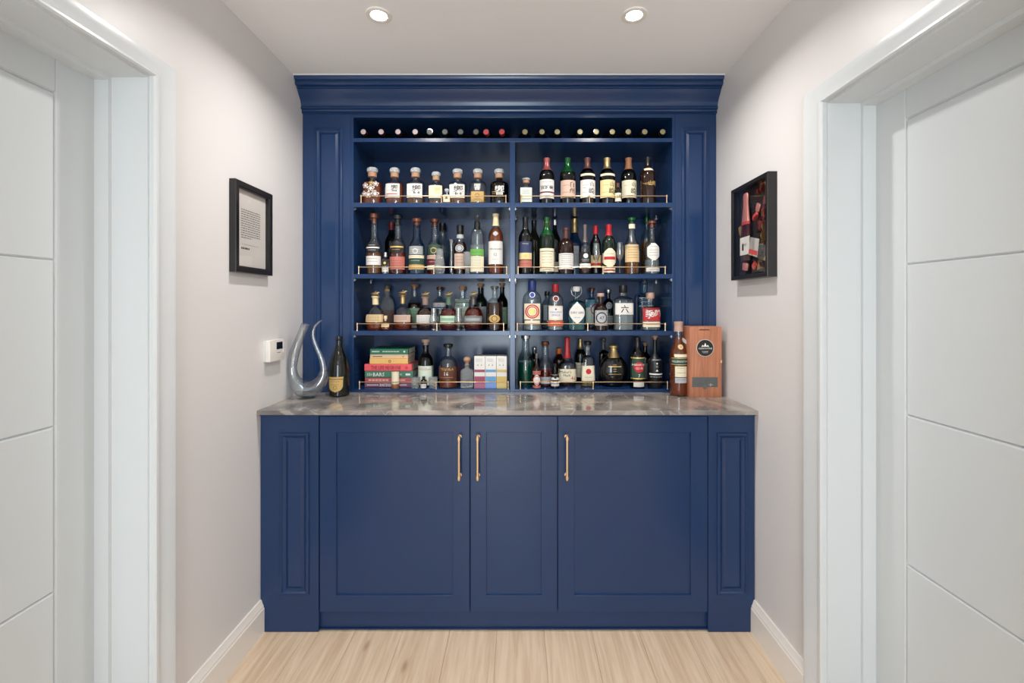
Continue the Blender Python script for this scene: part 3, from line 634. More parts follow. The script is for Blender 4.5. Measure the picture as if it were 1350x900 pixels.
bottle(549.6, 21, 288, 2, 'f', 'malt', 'blue', 'water', .45, 'tcork', 'copper', .12, [(324, 335, 'grey', [('-', 0, .6, .6, 'w'), ('o', 0, .4, .6, 'w')], .85), (336, 340, 'cream', lines(.5), .95), (340, 348, 'dgreen', [('-', 0, .6, .6, 'w')], .95), (348.5, 355, 'gold', [], .95)], 'pale bottle with green and gold banded label and copper stopper')
bottle(573.3, 20.4, 288.6, 2, 'm', 'malt', 'clear', 'red', .45, 'tcork', 'copper', .12, [(322, 335, 'dgreen', [('-', 0, .6, .6, 'g'), ('o', 0, .4, .6, 'g')], .8), (336, 341, 'rose', lines(.5), .95), (342, 349, 'maroon', [('-', 0, .6, .6, 'w')], .95), (349.5, 355, 'cream', [], .95)], 'clear malt bottle with dark square emblem and maroon banded label')
bottle(583.5, 18, 294.4, 2, 'b', 'malt', 'clear', None, 0, 'foil', 'black', .14, [], 'empty clear bottle with black cap behind the cut glasses')
bottle(606.7, 18, 297, 2, 'm', 'malt', 'clear', 'brown', .66, 'screw', 'black', .18, [(308, 313, 'silver', [], .5), (322, 332, 'silver', [('o', 0, .5, .8, 'k')], .6, 'oval'), (334, 354, 'rose', lines(.8, .6, .4), .75)], 'short bottle with black cap, silver neck seal and dark contents')
bottle(629.2, 18.7, 283.9, 2, 'f', 'gin', 'clear', 'water', .5, 'pour', 'black', .24, [(328, 336.5, 'green', lines(.5), .95), (337.5, 358, 'cream', lines(.9, .8, .7, .6, .5, .4, .3, .2), .95)], 'clear bottle with bright green band over cream label and black neck')
bottle(653.6, 19.6, 282.2, 2, 'f', 'std', 'clear', 'orange', .76, 'foil', 'cream', .20, [(304, 311, 'silver', [], .35, 'diamond'), (317.5, 348, 'white', [('MACALLAN', 0, .66, .07, 'k'), ('12', 0, .42, .12, 'k'), ('-', 0, .2, .4, 'k')], .96)], 'amber bottle with tall white label and cream foil neck')
# ---- second shelf, right bay
bottle(692.7, 18.4, 286.5, 2, 'f', 'std', 'dark', None, 0, 'foil', 'black', .20, [(318, 333, 'navy', [('-', 0, .8, .5, 'w')], .9), (333, 341.5, 'yellow', [('.', 0, .5, .5, 'g')], .9), (342.5, 352, 'pink', lines(.5), .9)], 'black bottle with navy label over yellow medallion and pink strip')
bottle(704.0, 16.5, 290.4, 2, 'b', 'std', 'olive', None, 0, 'foil', 'black', .1, [], 'olive black bottle behind the navy labelled bottle')
bottle(720.8, 20, 286.7, 2, 'f', 'std', 'dgreen', None, 0, 'foil', 'greenfoil', .32, [(288.5, 298.5, 'red', [('o', 0, .5, .5, 'g')], .42), (327, 352, 'cream', [('=', 0, .84, .03, 'k')] + lines(.7, .55, .4, .25)), (353, 357.5, 'cream', lines(.5))], 'green bottle with red and green foil neck and cream label')
bottle(731.5, 15, 289.6, 2, 'b', 'std', 'dark', None, 0, 'screw', 'silver', .10, [(345, 358, 'cream', [], .9)], 'black bottle with silver cap behind the green necked bottle')
bottle(746.1, 20.4, 300.7, 2, 'f', 'apo', 'amberg', None, 0, 'foil', 'brownfoil', .22, [(333.5, 354.5, 'white', [('=', 0, .9, .02, 'k')] + lines(.78, .66, .54, .42, .3) + [('o', .7, .15, .16, 'r')], .95)], 'squat brown bottle with rounded shoulders and white text label')
bottle(757.5, 18.7, 288.7, 2, 'b', 'malt', 'blue', 'water', .4, 'foil', 'gold', .24, [(324, 352, 'silver', lines(.8, .6), .5)], 'blue tinted bottle with gold foil neck at back')
bottle(771.2, 15.3, 296.4, 2, 'f', 'slim', 'clear', 'brown', .3, 'foil', 'pewter', .34, [(332, 346, 'black', [('.', 0, .65, .45, 'w'), ('-', 0, .3, .7, 'w'), ('-', 0, .15, .6, 'w')], .95), (347, 353, 'white', lines(.5), .95)], 'slim bottle with pewter neck and black and white label')
bottle(785.2, 14.5, 297.8, 2, 'm', 'std', 'dark', None, 0, 'foil', 'red', .17, [(336, 351, 'tan', [('=', 0, .2, .2, 'r')] + lines(.8, .6), .9)], 'small dark bottle with bright red cap behind a stemmed glass')
bottle(802.6, 18.2, 296.4, 2, 'f', 'std', 'dgreen', None, 0, 'foil', 'red', .22, [(327, 352, 'cream', [('=', 0, .48, .16, 'r'), ('-', 0, .7, .5, 'k'), ('-', 0, .3, .5, 'g')], .97, 'hex'), (353, 359, 'cream', [('=', 0, .5, .3, 'r')], .8)], 'dark green bottle with red foil and cream hexagonal label crossed in red')
bottle(832.7, 19.6, 287, 2, 'f', 'malt', 'clear', 'amber', .26, 'tcork', 'greenfoil', .10, [(294, 300, 'cream', [], .42), (322, 345, 'tan', lines(.85, .7, .55, .4, .25), .95)], 'clear bottle with dark green stopper and translucent beige label')
bottle(852.5, 16, 286.5, 2, 'b', 'std', 'clear', 'amber', .6, 'screw', 'greenfoil', .10, [], 'amber filled bottle with green cap at back')
bottle(859.4, 19.6, 291.3, 2, 'f', 'malt', 'clear', 'water', .3, 'tcork', 'copper', .10, [(320, 343, 'white', lines(.8, .6, .45, .3), .80, 'hex'), (352.5, 357.5, 'white', lines(.5), .9)], 'clear bottle with hexagonal white label and copper stopper')
# ---- third shelf, left bay
bottle(495, 25, 383.6, 3, 'f', 'round', 'clear', 'orange', .42, 'horse', 'cream', .16, [(414.5, 424.5, 'tan', lines(.8, .6, .4, .2), .95)], 'round bottle with horse stopper, cream neck sleeve and tan label')
bottle(510.5, 17.5, 376.3, 3, 'b', 'gin', 'cut', 'orange', .45, 'cork', 'pewter', .08, [(381, 384, 'gold', [], .4)], 'tall cut glass bottle with gold neck ring behind round bottles')
bottle(508.2, 11.5, 416, 3, YU + .032, 'round', 'clear', 'orange', .5, 'cork', 'cream', .26, [(426, 431, 'tan', lines(.5), .9)], 'miniature round bottle with cream stopper')
bottle(531.2, 24, 382, 3, 'm', 'round', 'clear', 'orange', .40, 'horse', 'gold', .16, [(415, 424.5, 'rose', lines(.8, .6, .4), .9)], 'round bottle with horse stopper and bright gold neck sleeve')
bottle(546.5, 18.7, 374.7, 3, 'b', 'malt', 'clear', 'brown', .62, 'cork', 'wood', .07, [(406, 426, 'mint', lines(.8, .6, .4), .9), (428.5, 434.5, 'white', [], .5)], 'bottle with wooden stopper, mint label and dark contents at back')
bottle(560.8, 24.2, 384.4, 3, 'm', 'round', 'clear', 'brown', .68, 'horse', 'rosecork', .16, [(415, 425.5, 'white', lines(.8, .6, .4, .2), .95)], 'round dark red bottle with horse stopper, rosy sleeve and white label')
bottle(579.8, 18.7, 378, 3, 'b', 'gin', 'clear', 'water', .7, 'cork', 'brownfoil', .08, [(399, 407, 'white', [('o', 0, .5, .5, 'b'), ('=', 0, .2, .2, 'b')], .9)], 'clear bottle with dark stopper and blue and white label at back')
bottle(591.6, 24, 384.4, 3, 'm', 'round', 'clear', 'red', .64, 'horse', 'mint', .16, [(416, 425.5, 'mint', [('=', 0, .8, .10, 'w'), ('=', 0, .2, .10, 'w')] + lines(.5), .95)], 'round red bottle with horse stopper, green sleeve and mint label')
bottle(609.6, 19.6, 376.8, 3, 'b', 'rect', 'clear', 'water', .6, 'cork', 'cork', .10, [(394, 426, 'pale', [('=', 0, .85, .02, 'k')] + lines(.7, .5), .93)], 'square shouldered bottle with cork stopper and large pale label')
bottle(624.3, 26, 384, 3, 'm', 'round', 'clear', 'red', .68, 'horse', 'pewter', .16, [(416.5, 425.5, 'grey', [('=', 0, .85, .1, 'k'), ('=', 0, .15, .1, 'k')] + [('-', 0, .5, .8, 'w')], .95)], 'round red bottle with horse stopper, black sleeve and silver label')
bottle(633.5, 17.5, 373.9, 3, 'b', 'std', 'dgreen', None, 0, 'tcork', 'cork', .09, [(404, 426, 'silver', lines(.8, .6), .9)], 'dark green corked bottle behind the silver labelled round bottle')
bottle(652.3, 20.4, 377, 3, 'f', 'apo', 'clear', 'brown', .66, 'cork', 'pewter', .06, [(414.5, 425.5, 'gold', [('o', 0, .5, .7, 'k')], .7, 'oval')], 'clear bottle of near black liquid with gold oval label')
bottle(662.0, 14.6, 373, 3, 'b', 'std', 'dark', None, 0, 'tcork', 'cork', .09, [(405, 427, 'mint', lines(.8), .5, 'rect', .4)], 'black bottle with cork stopper beside the divider')
# ---- third shelf, right bay
bottle(701.5, 24.7, 370, 3, 'f', 'gin', 'clear', 'water', .5, 'screw', 'blue', .20, [(384, 393, 'seal', [('o', 0, .5, .8, 'w')], .38, 'oval'), (400, 421, 'cream', [('o', 0, .5, .9, 'r'), ('o', 0, .5, .66, 'r'), ('.', 0, .5, .4, 'g')], .84), (422.5, 427.5, 'cream', [], .8)], 'wide clear gin bottle with blue neck, blue seal and red ringed label')
bottle(721.5, 15, 384, 3, 'b', 'std', 'clear', 'water', .5, 'screw', 'black', .12, [(402, 422, 'silver', lines(.8, .6), .7)], 'clear bottle with silver label half hidden behind red capped gin')
bottle(732.2, 21.3, 374.5, 3, 'f', 'gin', 'clear', 'water', .52, 'screw', 'red', .17, [(389, 398, 'maroon', [('o', 0, .5, .85, 'w')], .42, 'oval'), (403, 422, 'white', [('=', 0, .95, .04, 'g'), ('=', 0, .05, .04, 'g'), ('TANQUERAY', 0, .55, .12, 'b'), ('SEVILLA', 0, .36, .12, 'b'), ('.', 0, .76, .12, 'b')], .86), (423, 429.5, 'orange', [('-', 0, .6, .6, 'w')], .97)], 'clear gin bottle with red cap, maroon seal and orange base band')
bottle(759.8, 21.3, 377.5, 3, 'f', 'rect', 'aqua', 'water', .5, 'swing', 'white', .10, [(398, 427, 'white', [('DRY GIN', 0, .52, .10, 'k'), ('o', 0, .75, .10, 'g'), ('-', 0, .3, .4, 'k')], .98, 'diamond')], 'aqua glass swing top bottle with white leaf shaped label')
bottle(780.3, 17.5, 379.6, 3, 'b', 'gin', 'blue', 'water', .5, 'cork', 'copper', .08, [(395, 427, 'pale', [('o', .5, .6, .45, 'r')], .95)], 'pale labelled copper stoppered bottle behind the brown apothecary bottle')
bottle(791.8, 18.4, 386.4, 3, 'f', 'apo', 'amberg', None, 0, 'cork', 'rosecork', .10, [(409, 429, 'silver', [('o', 0, .5, .75, 'k'), ('47', 0, .5, .22, 'k'), ('-', 0, .9, .5, 'k'), ('-', 0, .1, .5, 'k')], .88)], 'small brown apothecary bottle with silver lavender label')
bottle(802, 16, 380.4, 3, 'b', 'gin', 'smoke', 'water', .5, 'cork', 'silver', .10, [(398, 407, 'silver', [('o', 0, .5, .6, 'k')], .5, 'oval'), (416, 428, 'grey', lines(.8, .5), .8)], 'smoky bottle with silver stopper at back')
bottle(821.3, 24.7, 376, 3, 'f', 'rect', 'clear', 'water', .62, 'screw', 'black', .17, [(399.5, 414.5, 'white', [('六', 0, .5, .68, 'k'), ('-', .5, .15, .3, 'k')], .97)], 'square clear gin bottle with white band and bold black character')
bottle(850, 20.5, 366.5, 3, 'b', 'rect', 'blue', 'water', .5, 'knob', 'pewter', .09, [(387, 405, None, [('-', 0, .9, .8, 'w'), ('=', 0, .7, .06, 'w'), ('=', 0, .1, .05, 'w'), ('-', 0, .4, .6, 'w')])], 'tall clear square bottle with pewter stopper behind red labelled gin')
bottle(857, 23.5, 385.6, 3, 'f', 'rect', 'clear', 'water', .6, 'cork', 'rosecork', .18, [(405.5, 423, 'red', [('季', -.3, .5, .62, 'w'), ('の', -.0, .5, .4, 'w'), ('美', .6, .6, .5, 'w')], .97), (424, 431, 'cream', lines(.5), .97)], 'clear bottle with red label, white brush characters and pale cork')
# ---- bottom shelf, left bay
bottle(561.4, 20.4, 446.4, 4, 'm', 'std', 'dark', None, 0, 'tcork', 'rosecork', .13, [(482.5, 508, 'pale', [('=', 0, .82, .02, 'r'), ('-', -.1, .9, .5, 'r'), ('-', .1, .2, .6, 'k')], .98)], 'black bottle with pale cork and large pale green label')
bottle(558.6, 8.4, 496, 4, YU + .028, 'apo', 'smoke', 'brown', .4, 'screw', 'black', .30, [(506, 512, 'white', lines(.5), .9)], 'miniature bottle with black cap between two crystal tumblers')
bottle(590.9, 24.4, 453, 4, 'f', 'apo', 'clear', 'orange', .50, 'cork', 'black', .08, [(484, 500, 'brown', [('TEQUILA', 0, .80, .22, 'g'), ('16', -.05, .45, .30, 'w'), ('-', 0, .15, .7, 'g')], .96)], 'broad amber bottle with gold lettering and black stopper')
bottle(615.6, 17, 470, 4, 'f', 'dec', 'cut', None, 0, 'knob', 'cork', .25, [], 'small cut crystal decanter with round stopper')
# ---- bottom shelf, right bay
bottle(693, 21, 441.5, 4, 'm', 'malt', 'clear', 'teal', .52, 'cork', 'silver', .08, [], 'clear bottle of teal green liqueur with silver stopper')
bottle(704.5, 14, 458, 4, 'b', 'std', 'dark', None, 0, 'screw', 'silver', .12, [], 'dark bottle with silver cap behind the teal bottle')
bottle(707.5, 11, 465.7, 4, YU + .034, 'slim', 'amberg', None, 0, 'screw', 'pewter', .14, [(489, 494, 'pink', lines(.5), .93), (494, 508, 'white', [('o', 0, .5, .8, 'r'), ('-', 0, .5, .5, 'k')], .8, 'oval'), (508, 512, 'pink', [], .93)], 'small bitters bottle with red and white oval label')
bottle(718.8, 19, 450, 4, 'm', 'malt', 'clear', 'red', .42, 'cork', 'copper', .09, [(497, 506, 'silver', lines(.7, .4), .9)], 'clear bottle with copper stopper and low red contents')
bottle(731.7, 11, 479.3, 4, YU + .034, 'slim', 'dark', None, 0, 'screw', 'black', .14, [(494, 509, 'white', [('.', 0, .78, .25, 'k'), ('=', 0, .48, .14, 'k'), ('=', 0, .22, .05, 'k')], .95)], 'small black bottle with white and black label')
bottle(737, 15, 458.9, 4, 'b', 'std', 'dred', None, 0, 'screw', 'orange', .17, [], 'dark bottle with orange cap at back')
bottle(747.8, 24, 445, 4, 'm', 'bell', 'clear', 'brown', .38, 'wax', 'red', .42, [(486.5, 503, 'cream', [("Maker's", -.25, .78, .22, 'k'), ('Mark', -.1, .5, .2, 'k'), ('46', .62, .28, .32, 'r')], .98)], 'bell shaped bottle dipped in red wax with cream label')
bottle(765, 15, 447, 4, 'b', 'std', 'dark', None, 0, 'foil', 'gold', .24, [(478, 497, 'cream', lines(.8, .6), .9)], 'dark bottle with gold foil neck at back')
bottle(774.8, 18.7, 449.5, 4, 'm', 'taper', 'clear', 'pale', .3, 'cork', 'black', .09, [(482, 502, 'cream', [('.', 0, .62, .36, 'r'), ('-', 0, .25, .6, 'k')], .93)], 'clear tapered bottle with cream label and red rose emblem')
bottle(796, 14, 446, 4, 'b', 'rect', 'smoke', 'water', .4, 'cork', 'pewter', .06, [], 'tall smoky square bottle behind the globe bottle')
t_ = bottle(808.8, 38, 455.4, 4, 'f', 'orb', 'dark', None, 0, 'orbneck', 'gold', .02, [(478, 497, None, [('=', 0, .72, .05, 'g'), ('-', 0, .84, .3, 'g'), ('-', 0, .55, .25, 'g'), ('-', 0, .4, .3, 'g'), ('=', 0, .2, .02, 'g')], .45)], 'black globe shaped bottle with gold neck')
Rg = 19 / 600 * t_.location.y; Hg = (sz(455.4, FP / t_.location.y) - SH[4][0])
MB().lathe([(Rg * .46, Hg * .715), (Rg * .40, Hg * .77), (Rg * .30, Hg * .84), (Rg * .25, Hg * .92), (Rg * .25, Hg * .94), (Rg * .34, Hg * .955), (Rg * .35, Hg * 1.0), (Rg * .26, Hg * 1.03), (0, Hg * 1.035)], 24).obj('gold_collar', CP['gold'], t_, auto=38)
bottle(840.3, 19.6, 445, 4, 'f', 'std', 'dark', None, 0, 'foil', 'black', .18, [(471, 500, 'dgreen', [('=', 0, .97, .05, 'g'), ('.', 0, .55, .48, 'r'), ('HAVANA', 0, .66, .10, 'w'), ('CLUB', 0, .50, .10, 'w'), ('7', 0, .16, .14, 'w'), ('=', 0, .03, .05, 'g')], .97), (504, 510, 'white', [], .7)], 'black rum bottle with red emblem on dark green label')
bottle(850.5, 14, 451, 4, 'b', 'std', 'dark', None, 0, 'tcork', 'cork', .09, [(479, 500, 'grey', [], .5)], 'dark bottle with cork stopper behind the rum bottle')
bottle(863.4, 18.7, 441.8, 4, 'f', 'slim', 'matte', None, 0, 'tcork', 'cork', .08, [(474, 500, None, [('-', 0, .98, .9, 'w'), ('•', 0, .8, .10, 'w'), ('o', 0, .64, .10, 'w'), ('▲', 0, .46, .12, 'w'), ('=', 0, .26, .07, 'w'), ('-', 0, .12, .9, 'w')])], 'matte black bottle with white printed emblem column and cork')
# ---- on the worktop
cyb = FP / 281.6
bottle(447, 26.5, 443, 0, cyb, 'cham', 'champ', None, 0, 'orbneck', 'black', .0, [(497, 517, 'gold', [('=', 0, .85, .04, 'k'), ('-', 0, .7, .6, 'k'), ('-', 0, .5, .5, 'k'), ('o', 0, .3, .25, 'k')], .72, 'shield')], 'open dark champagne bottle with gold shield label on the worktop', group='bottles standing on the marble worktop', onz=ZC)
bw = bottle(894.5, 23, 424, 0, FP / 280.5, 'malt', 'clear', 'orange', .80, 'foil', 'rosecork', .13, [(454, 461, 'gold', [('o', 0, .5, .7, 'w')], .32, 'oval'), (467, 471, 'cream', [], .72), (471, 482, 'dgreen', [('GLENGOYNE', 0, .5, .24, 'w'), ('=', 0, .88, .06, 'g'), ('=', 0, .12, .06, 'g')], .94, 'hex'), (483, 497, 'cream', lines(.85, .4), .66), (498, 505, 'silver', lines(.6), .66)], 'amber whisky bottle with dark green oval label beside the wooden box', group='bottles standing on the marble worktop', onz=ZC)
# swing tag on its neck
MB().box(-.004, .048, -.001, .0, -.008, .008, b=.0004).obj('paper_tag', LB['silver'], bw).matrix_basis = Matrix.Translation((.014, -.012, .262)) @ Matrix.Rotation(.62, 4, 'Y')

# ---- wine bottles lying on the top ledge, necks to the front
CAPW = {'redf': mat('red capsule', (96, 14, 22), .3, .2), 'greyf': mat('grey capsule', (40, 40, 40), .4, .2), 'pinkf': mat('coral capsule', (220, 70, 80), .35), 'goldf': mat('olive gold capsule', (56, 52, 32), .35, .2), 'paleend': mat('pale capsule end', (190, 170, 168), .4)}
wines = [(479, 173.6, 'redf'), (502.4, 173.2, 'redf'), (524.7, 173.8, 'redf'), (547.3, 174.3, 'redf'), (566.3, 171.8, 'greyf'), (586.6, 172, 'greyf'), (607.2, 171.6, 'greyf'), (627.5, 171.8, 'greyf'), (640.8, 173.6, 'pinkf'), (661.6, 173.8, 'pinkf'),
         (692.1, 173.8, 'goldf'), (714.5, 173.8, 'goldf'), (734.6, 173.8, 'goldf'), (764.5, 173.3, 'goldf'), (786.2, 173.8, 'goldf'), (807.3, 172.7, 'goldf'), (828.4, 174, 'goldf'), (850, 173.3, 'goldf'), (873.7, 172.9, 'goldf')]
od = ['first', 'second', 'third', 'fourth', 'fifth', 'sixth', 'seventh', 'eighth', 'ninth']
proto = None; cnt = {}
R_, L_ = .0358, .296
ang = {7: -.022, 8: .100, 9: .03}
for i, (px, py, ck) in enumerate(wines):
    word = {'redf': 'red capsule wine bottle with pale end', 'greyf': 'grey capsule wine bottle', 'pinkf': 'coral capsule wine bottle', 'goldf': 'gold capsule wine bottle'}[ck]
    k = cnt.get(ck, 0); cnt[ck] = k + 1
    lab = '%s on the top ledge, %s from the left' % (word, od[k])
    yb = YP - .004; zc = SH[0][0] + R_ + .0005
    yt = yb - L_; X = sx(px, FP / yt)
    a = ang.get(i, 0)
    if proto is None:
        pr = PR['wine'][0]
        gm = MB().lathe([(r * R_, z * L_) for r, z in pr], 20); cm_ = MB().lathe([(.0139, L_ * .80), (.0134, L_ * .90), (.0138, L_ * .97), (.0140, L_ * .985), (.0136, L_ * 1.0), (0, L_ * 1.0)], 20)
        em_ = MB().lathe([(.0125, L_ * 1.0), (.0125, L_ * 1.0 + .0008), (.009, L_ * 1.0 + .0012), (.009, L_ * 1.0 + .0008), (0, L_ * 1.0 + .0008)], 20)
        proto = True; gme = None; meshes = {}
    t = thing('wine_bottle', lab, 'bottle', (X + math.tan(a) * L_, yb, zc), 'wine bottles lying on the top ledge', (PI / 2, 0, -a))
    for nm, mb, m_ in (('glass_body', gm, GL['dark']), ('capsule', cm_, CAPW[ck]), ('capsule_end', em_, {'redf': CAPW['paleend'], 'greyf': mat('grey capsule end', (92, 92, 88), .5), 'pinkf': mat('coral capsule end', (190, 66, 74), .5), 'goldf': mat('gold capsule end', (146, 136, 100), .4, .3)}[ck])):
        key = (nm, ck if nm != 'glass_body' else '')
        if key not in meshes: o = mb.obj(nm, m_, t, auto=38); meshes[key] = o.data
        else: o = bpy.data.objects.new(nm, meshes[key]); C.objects.link(o); o.parent = t

# ---- glassware
def glassware(name, label, x, w, top, row, cy, prof, gk, cat='glass', liq=None, n=24, group=None):
    s = FP / cy; R = w / 2 / s; z0 = SH[row][0]; T = sz(top, s) - z0
    pts = [(r * R, z * T) for r, z in prof]
    inner = [(max(r - .0012, .0), z) for r, z in pts if z > .12 * T and r > .25 * R][::-1]
    o = MB().lathe([(0, .0001)] + pts + inner + [(0, inner[-1][1])], n).obj(name, GL[gk], auto=40)
    o.location = (sx(x, s), cy, z0); tag(o, label, cat, group or 'glassware among the bottles'); return o
snif = [(.62, 0), (.66, .02), (.60, .07), (.30, .12), (.34, .18), (.80, .28), (1, .42), (.97, .55), (.78, .80), (.72, 1)]
glassware('tasting_glass', 'clear tulip tasting glass before the white labelled round bottle', 572, 12, 406.4, 3, YU + .038, snif, 'thin')
glassware('tasting_glass', 'clear tulip tasting glass between mint and silver labelled round bottles', 604.5, 11.5, 406.4, 3, YU + .038, snif, 'thin')
stem = [(.85, 0), (.88, .012), (.50, .03), (.12, .06), (.10, .34), (.18, .40), (.62, .50), (.92, .62), (1, .76), (.92, .90), (.86, 1)]
glassware('stemmed_glass', 'clear stemmed tasting glass before the small red capped bottle', 786, 11, 321, 2, YU + .034, stem, 'thin')
glassware('stemmed_glass', 'clear stemmed tasting glass beside the red crossed hexagonal label', 817, 10.4, 320, 2, YU + .034, stem, 'thin')
jug = [(.70, 0), (.80, .02), (.95, .15), (1, .30), (.86, .55), (.62, .80), (.60, .92), (.68, 1)]
glassware('carafe', 'small cut crystal carafe before the maroon banded bottle', 579.5, 14, 328, 2, YU + .036, jug, 'cut')
glassware('bud_vase', 'slender flared clear glass vase on second left shelf', 595.2, 10.5, 316, 2, YU + .12, [(.8, 0), (.9, .02), (.95, .15), (.80, .35), (.48, .60), (.5, .75), (.75, .9), (1, 1)], 'thin', 'vase')
tum = [(.80, 0), (.88, .03), (.92, .3), (.97, .7), (1, 1)]
glassware('tumbler', 'cut crystal tumbler beside the silver sealed bottle', 616.2, 11, 332, 2, YU + .035, [(.5, 0), (.6, .03), (.5, .15), (.7, .3), (1, .55), (.95, 1)], 'cut')
glassware('tumbler', 'small cut crystal tumbler next to the book stack', 547.5, 12, 497, 4, YU + .038, tum, 'cut')
glassware('tumbler', 'small cut crystal tumbler before the broad amber bottle', 571, 12, 497, 4, YU + .038, tum, 'cut')

# ---- books
def book(xa, xb, ya, yb, z0, cover, pages, label, txt=(), yspine=YU + .052, depth=.16, dx=0):
    s = FP / yspine; X0, X1 = sx(xa, s), sx(xb, s); h = (yb - ya) / s
    t = thing('book', label, 'book', ((X0 + X1) / 2, yspine, z0), 'books stacked flat on the bottom shelf')
    w = (X1 - X0) / 2; cv = .0018
    mb = MB().box(-w, w, 0, depth, 0, cv).box(-w, w, 0, depth, h - cv, h)
    mb.lathe([(h / 2 * 1.0, -w), (h / 2 * 1.0, w)], 16, at=(0, .003, h / 2), ax='X', dr=1.0)
    mb.v = [(v[0], max(v[1], -.003) if v[1] < .003 else min(v[1], depth) , v[2]) for v in mb.v]
    mb.obj('cover', cover, t, auto=25)
    MB().box(-w + .003, w - .003, .006, depth - .003, cv, h - cv).obj('pages', pages, t)
    inks = {}
    for (st, fx, hh, mw, ink) in txt:
        m_ = inks.setdefault(ink, MB())
        if st == '-':
            for q in range(6):
                a = fx * w - mw * w / 2 + mw * w * q / 6; b = a + mw * w / 6 * .8; e = h * hh / 2
                m_.add([(a, -.0036, h / 2 - e), (b, -.0036, h / 2 - e), (b, -.0036, h / 2 + e), (a, -.0036, h / 2 + e)], [(0, 1, 2, 3)])
        else: text_on(m_, st, fx * w, h / 2, h * hh, mw * w, lambda a, b: (a, -.0037, b))
    for ink, m_ in inks.items(): m_.obj('spine_title', INKS[ink], t)
    return h
PG = mat('book pages', (232, 224, 206), .8, var=.1, scale=300)
def bk(n_, c): return mat(n_ + ' book cloth', c, .5, var=.05)
z = SH[4][0] + .0003
INKS['p'] = mat('peach print', (226, 170, 150), .6)
for a in [(481.0, 543.0, 505.6, 512.2, bk('mauve', (120, 72, 96)), 'flat mauve hardback book at bottom of the stack', [('-', -.65, .14, .5, 'w'), ('BARTENDER', -.05, .5, .6, 'w'), ('-', .6, .14, .4, 'w')]),
          (481.5, 542.3, 499.3, 505.4, bk('rose', (172, 78, 88)), 'rose red hardback book second from bottom of the stack', [('-', -.4, .35, .9, 'p'), ('-', .55, .3, .4, 'p')]),
          (481.3, 544.5, 490.5, 499.1, bk('forest', (52, 112, 88)), 'green hardback book with bold white BARS title', [('150', -.80, .45, .2, 'w'), ('BARS', -.42, .55, .62, 'w'), ('o', .5, .3, .2, 'w'), ('-', .8, .3, .2, 'w')]),
          (480.8, 542.8, 481.2, 490.3, bk('coral', (226, 84, 92)), 'coral pink hardback book in the middle of the stack', [('THE LIFE NEGRONI', -.1, .55, 1.25, 'k'), ('o', .78, .4, .2, 'k')]),
          (487.6, 538, 473.4, 480.9, bk('amber', (226, 178, 104)), 'tan orange book third from top of the stack', [('·  ◎  ·', .05, .5, .7, 'k')]),
          (488.2, 538.2, 468.0, 473.2, bk('peach', (236, 200, 160)), 'thin peach coloured book second from top of the stack', [('-', -.6, .2, .5, 'k'), ('o', .75, .5, .2, 'k')]),
          (488.2, 538.2, 460.3, 467.8, bk('sea green', (44, 124, 94)), 'green book with pale cover on top of the stack', [('-', -.7, .2, .4, 'w'), ('-', .1, .14, .9, 'w'), ('.', .8, .4, .2, 'w')])]:
    z += book(a[0], a[1], a[2], a[3], z, a[4], PG, a[5], a[6]) + .0002
# cork-based beaker in front of the books
cyc = YU + .027
t = thing('beaker', 'small beaker of frosted glass on a wooden base before the book stack', 'cup', (sx(521.3, FP / cyc), cyc, SH[4][0]))
Rc = .0205; zt = sz(491, FP / (cyc - Rc)) - SH[4][0]; zm = sz(506.5, FP / (cyc - Rc)) - SH[4][0]
Rc = .0185
MB().lathe([(Rc * .96, 0), (Rc, .001), (Rc, zm)], 28).obj('wooden_base', CP['wood'], t, auto=40)
MB().lathe([(Rc, zm), (Rc, zt), (Rc - .0015, zt), (Rc - .0015, zm + .001), (0, zm + .001)], 28).obj('sleeve', LB['cream'], t, auto=40)
# three tall cartons
for xa, xb, c1, c2, nm in ((625.2, 639.7, (150, 64, 92), (170, 100, 130), 'burgundy'), (640.0, 654.2, (96, 150, 190), (120, 150, 210), 'blue'), (654.5, 668.3, (200, 172, 96), (206, 184, 120), 'yellow')):
    yq = YU + .022; s = FP / yq; X0, X1 = sx(xa, s), sx(xb, s); T = sz(469.7, s) - SH[4][0]
    t = thing('carton', 'white miniature bottle carton with %s colour blocks beside the divider' % nm, 'box', ((X0 + X1) / 2, yq, SH[4][0]), 'three cartons side by side on the bottom shelf')
    w = (X1 - X0) / 2 - .0003
    MB().box(-w, w, 0, .10, 0, T, b=.0008).obj('carton_body', LB['white'], t, auto=25)
    def zf(py): return sz(py, s) - SH[4][0]
    def strip(a, b, m_, nm_): MB().add([(-w + .0008, -.0004, zf(b)), (w - .0008, -.0004, zf(b)), (w - .0008, -.0004, zf(a)), (-w + .0008, -.0004, zf(a))], [(0, 1, 2, 3)]).obj(nm_, m_, t)
    strip(487, 490.5, mat(nm + ' carton ink', c1, .5), 'colour_block'); strip(496, 505, mat(nm + ' carton ink', c1, .5), 'colour_block'); strip(505, 512.6, mat(nm + ' pale carton ink', c2, .5), 'colour_block')
    m_ = MB()
    for x_ in (-.35, .3): text_on(m_, '❦', x_ * w, zf(481), .008, .012, lambda a, b: (a, -.0006, b))
    for zz in (473, 475.5): m_.add([(-w * .7, -.0006, zf(zz + .4)), (w * .5, -.0006, zf(zz + .4)), (w * .5, -.0006, zf(zz)), (-w * .7, -.0006, zf(zz))], [(0, 1, 2, 3)])
    m_.obj('lettering', mat('grey print', (120, 116, 110), .6), t)

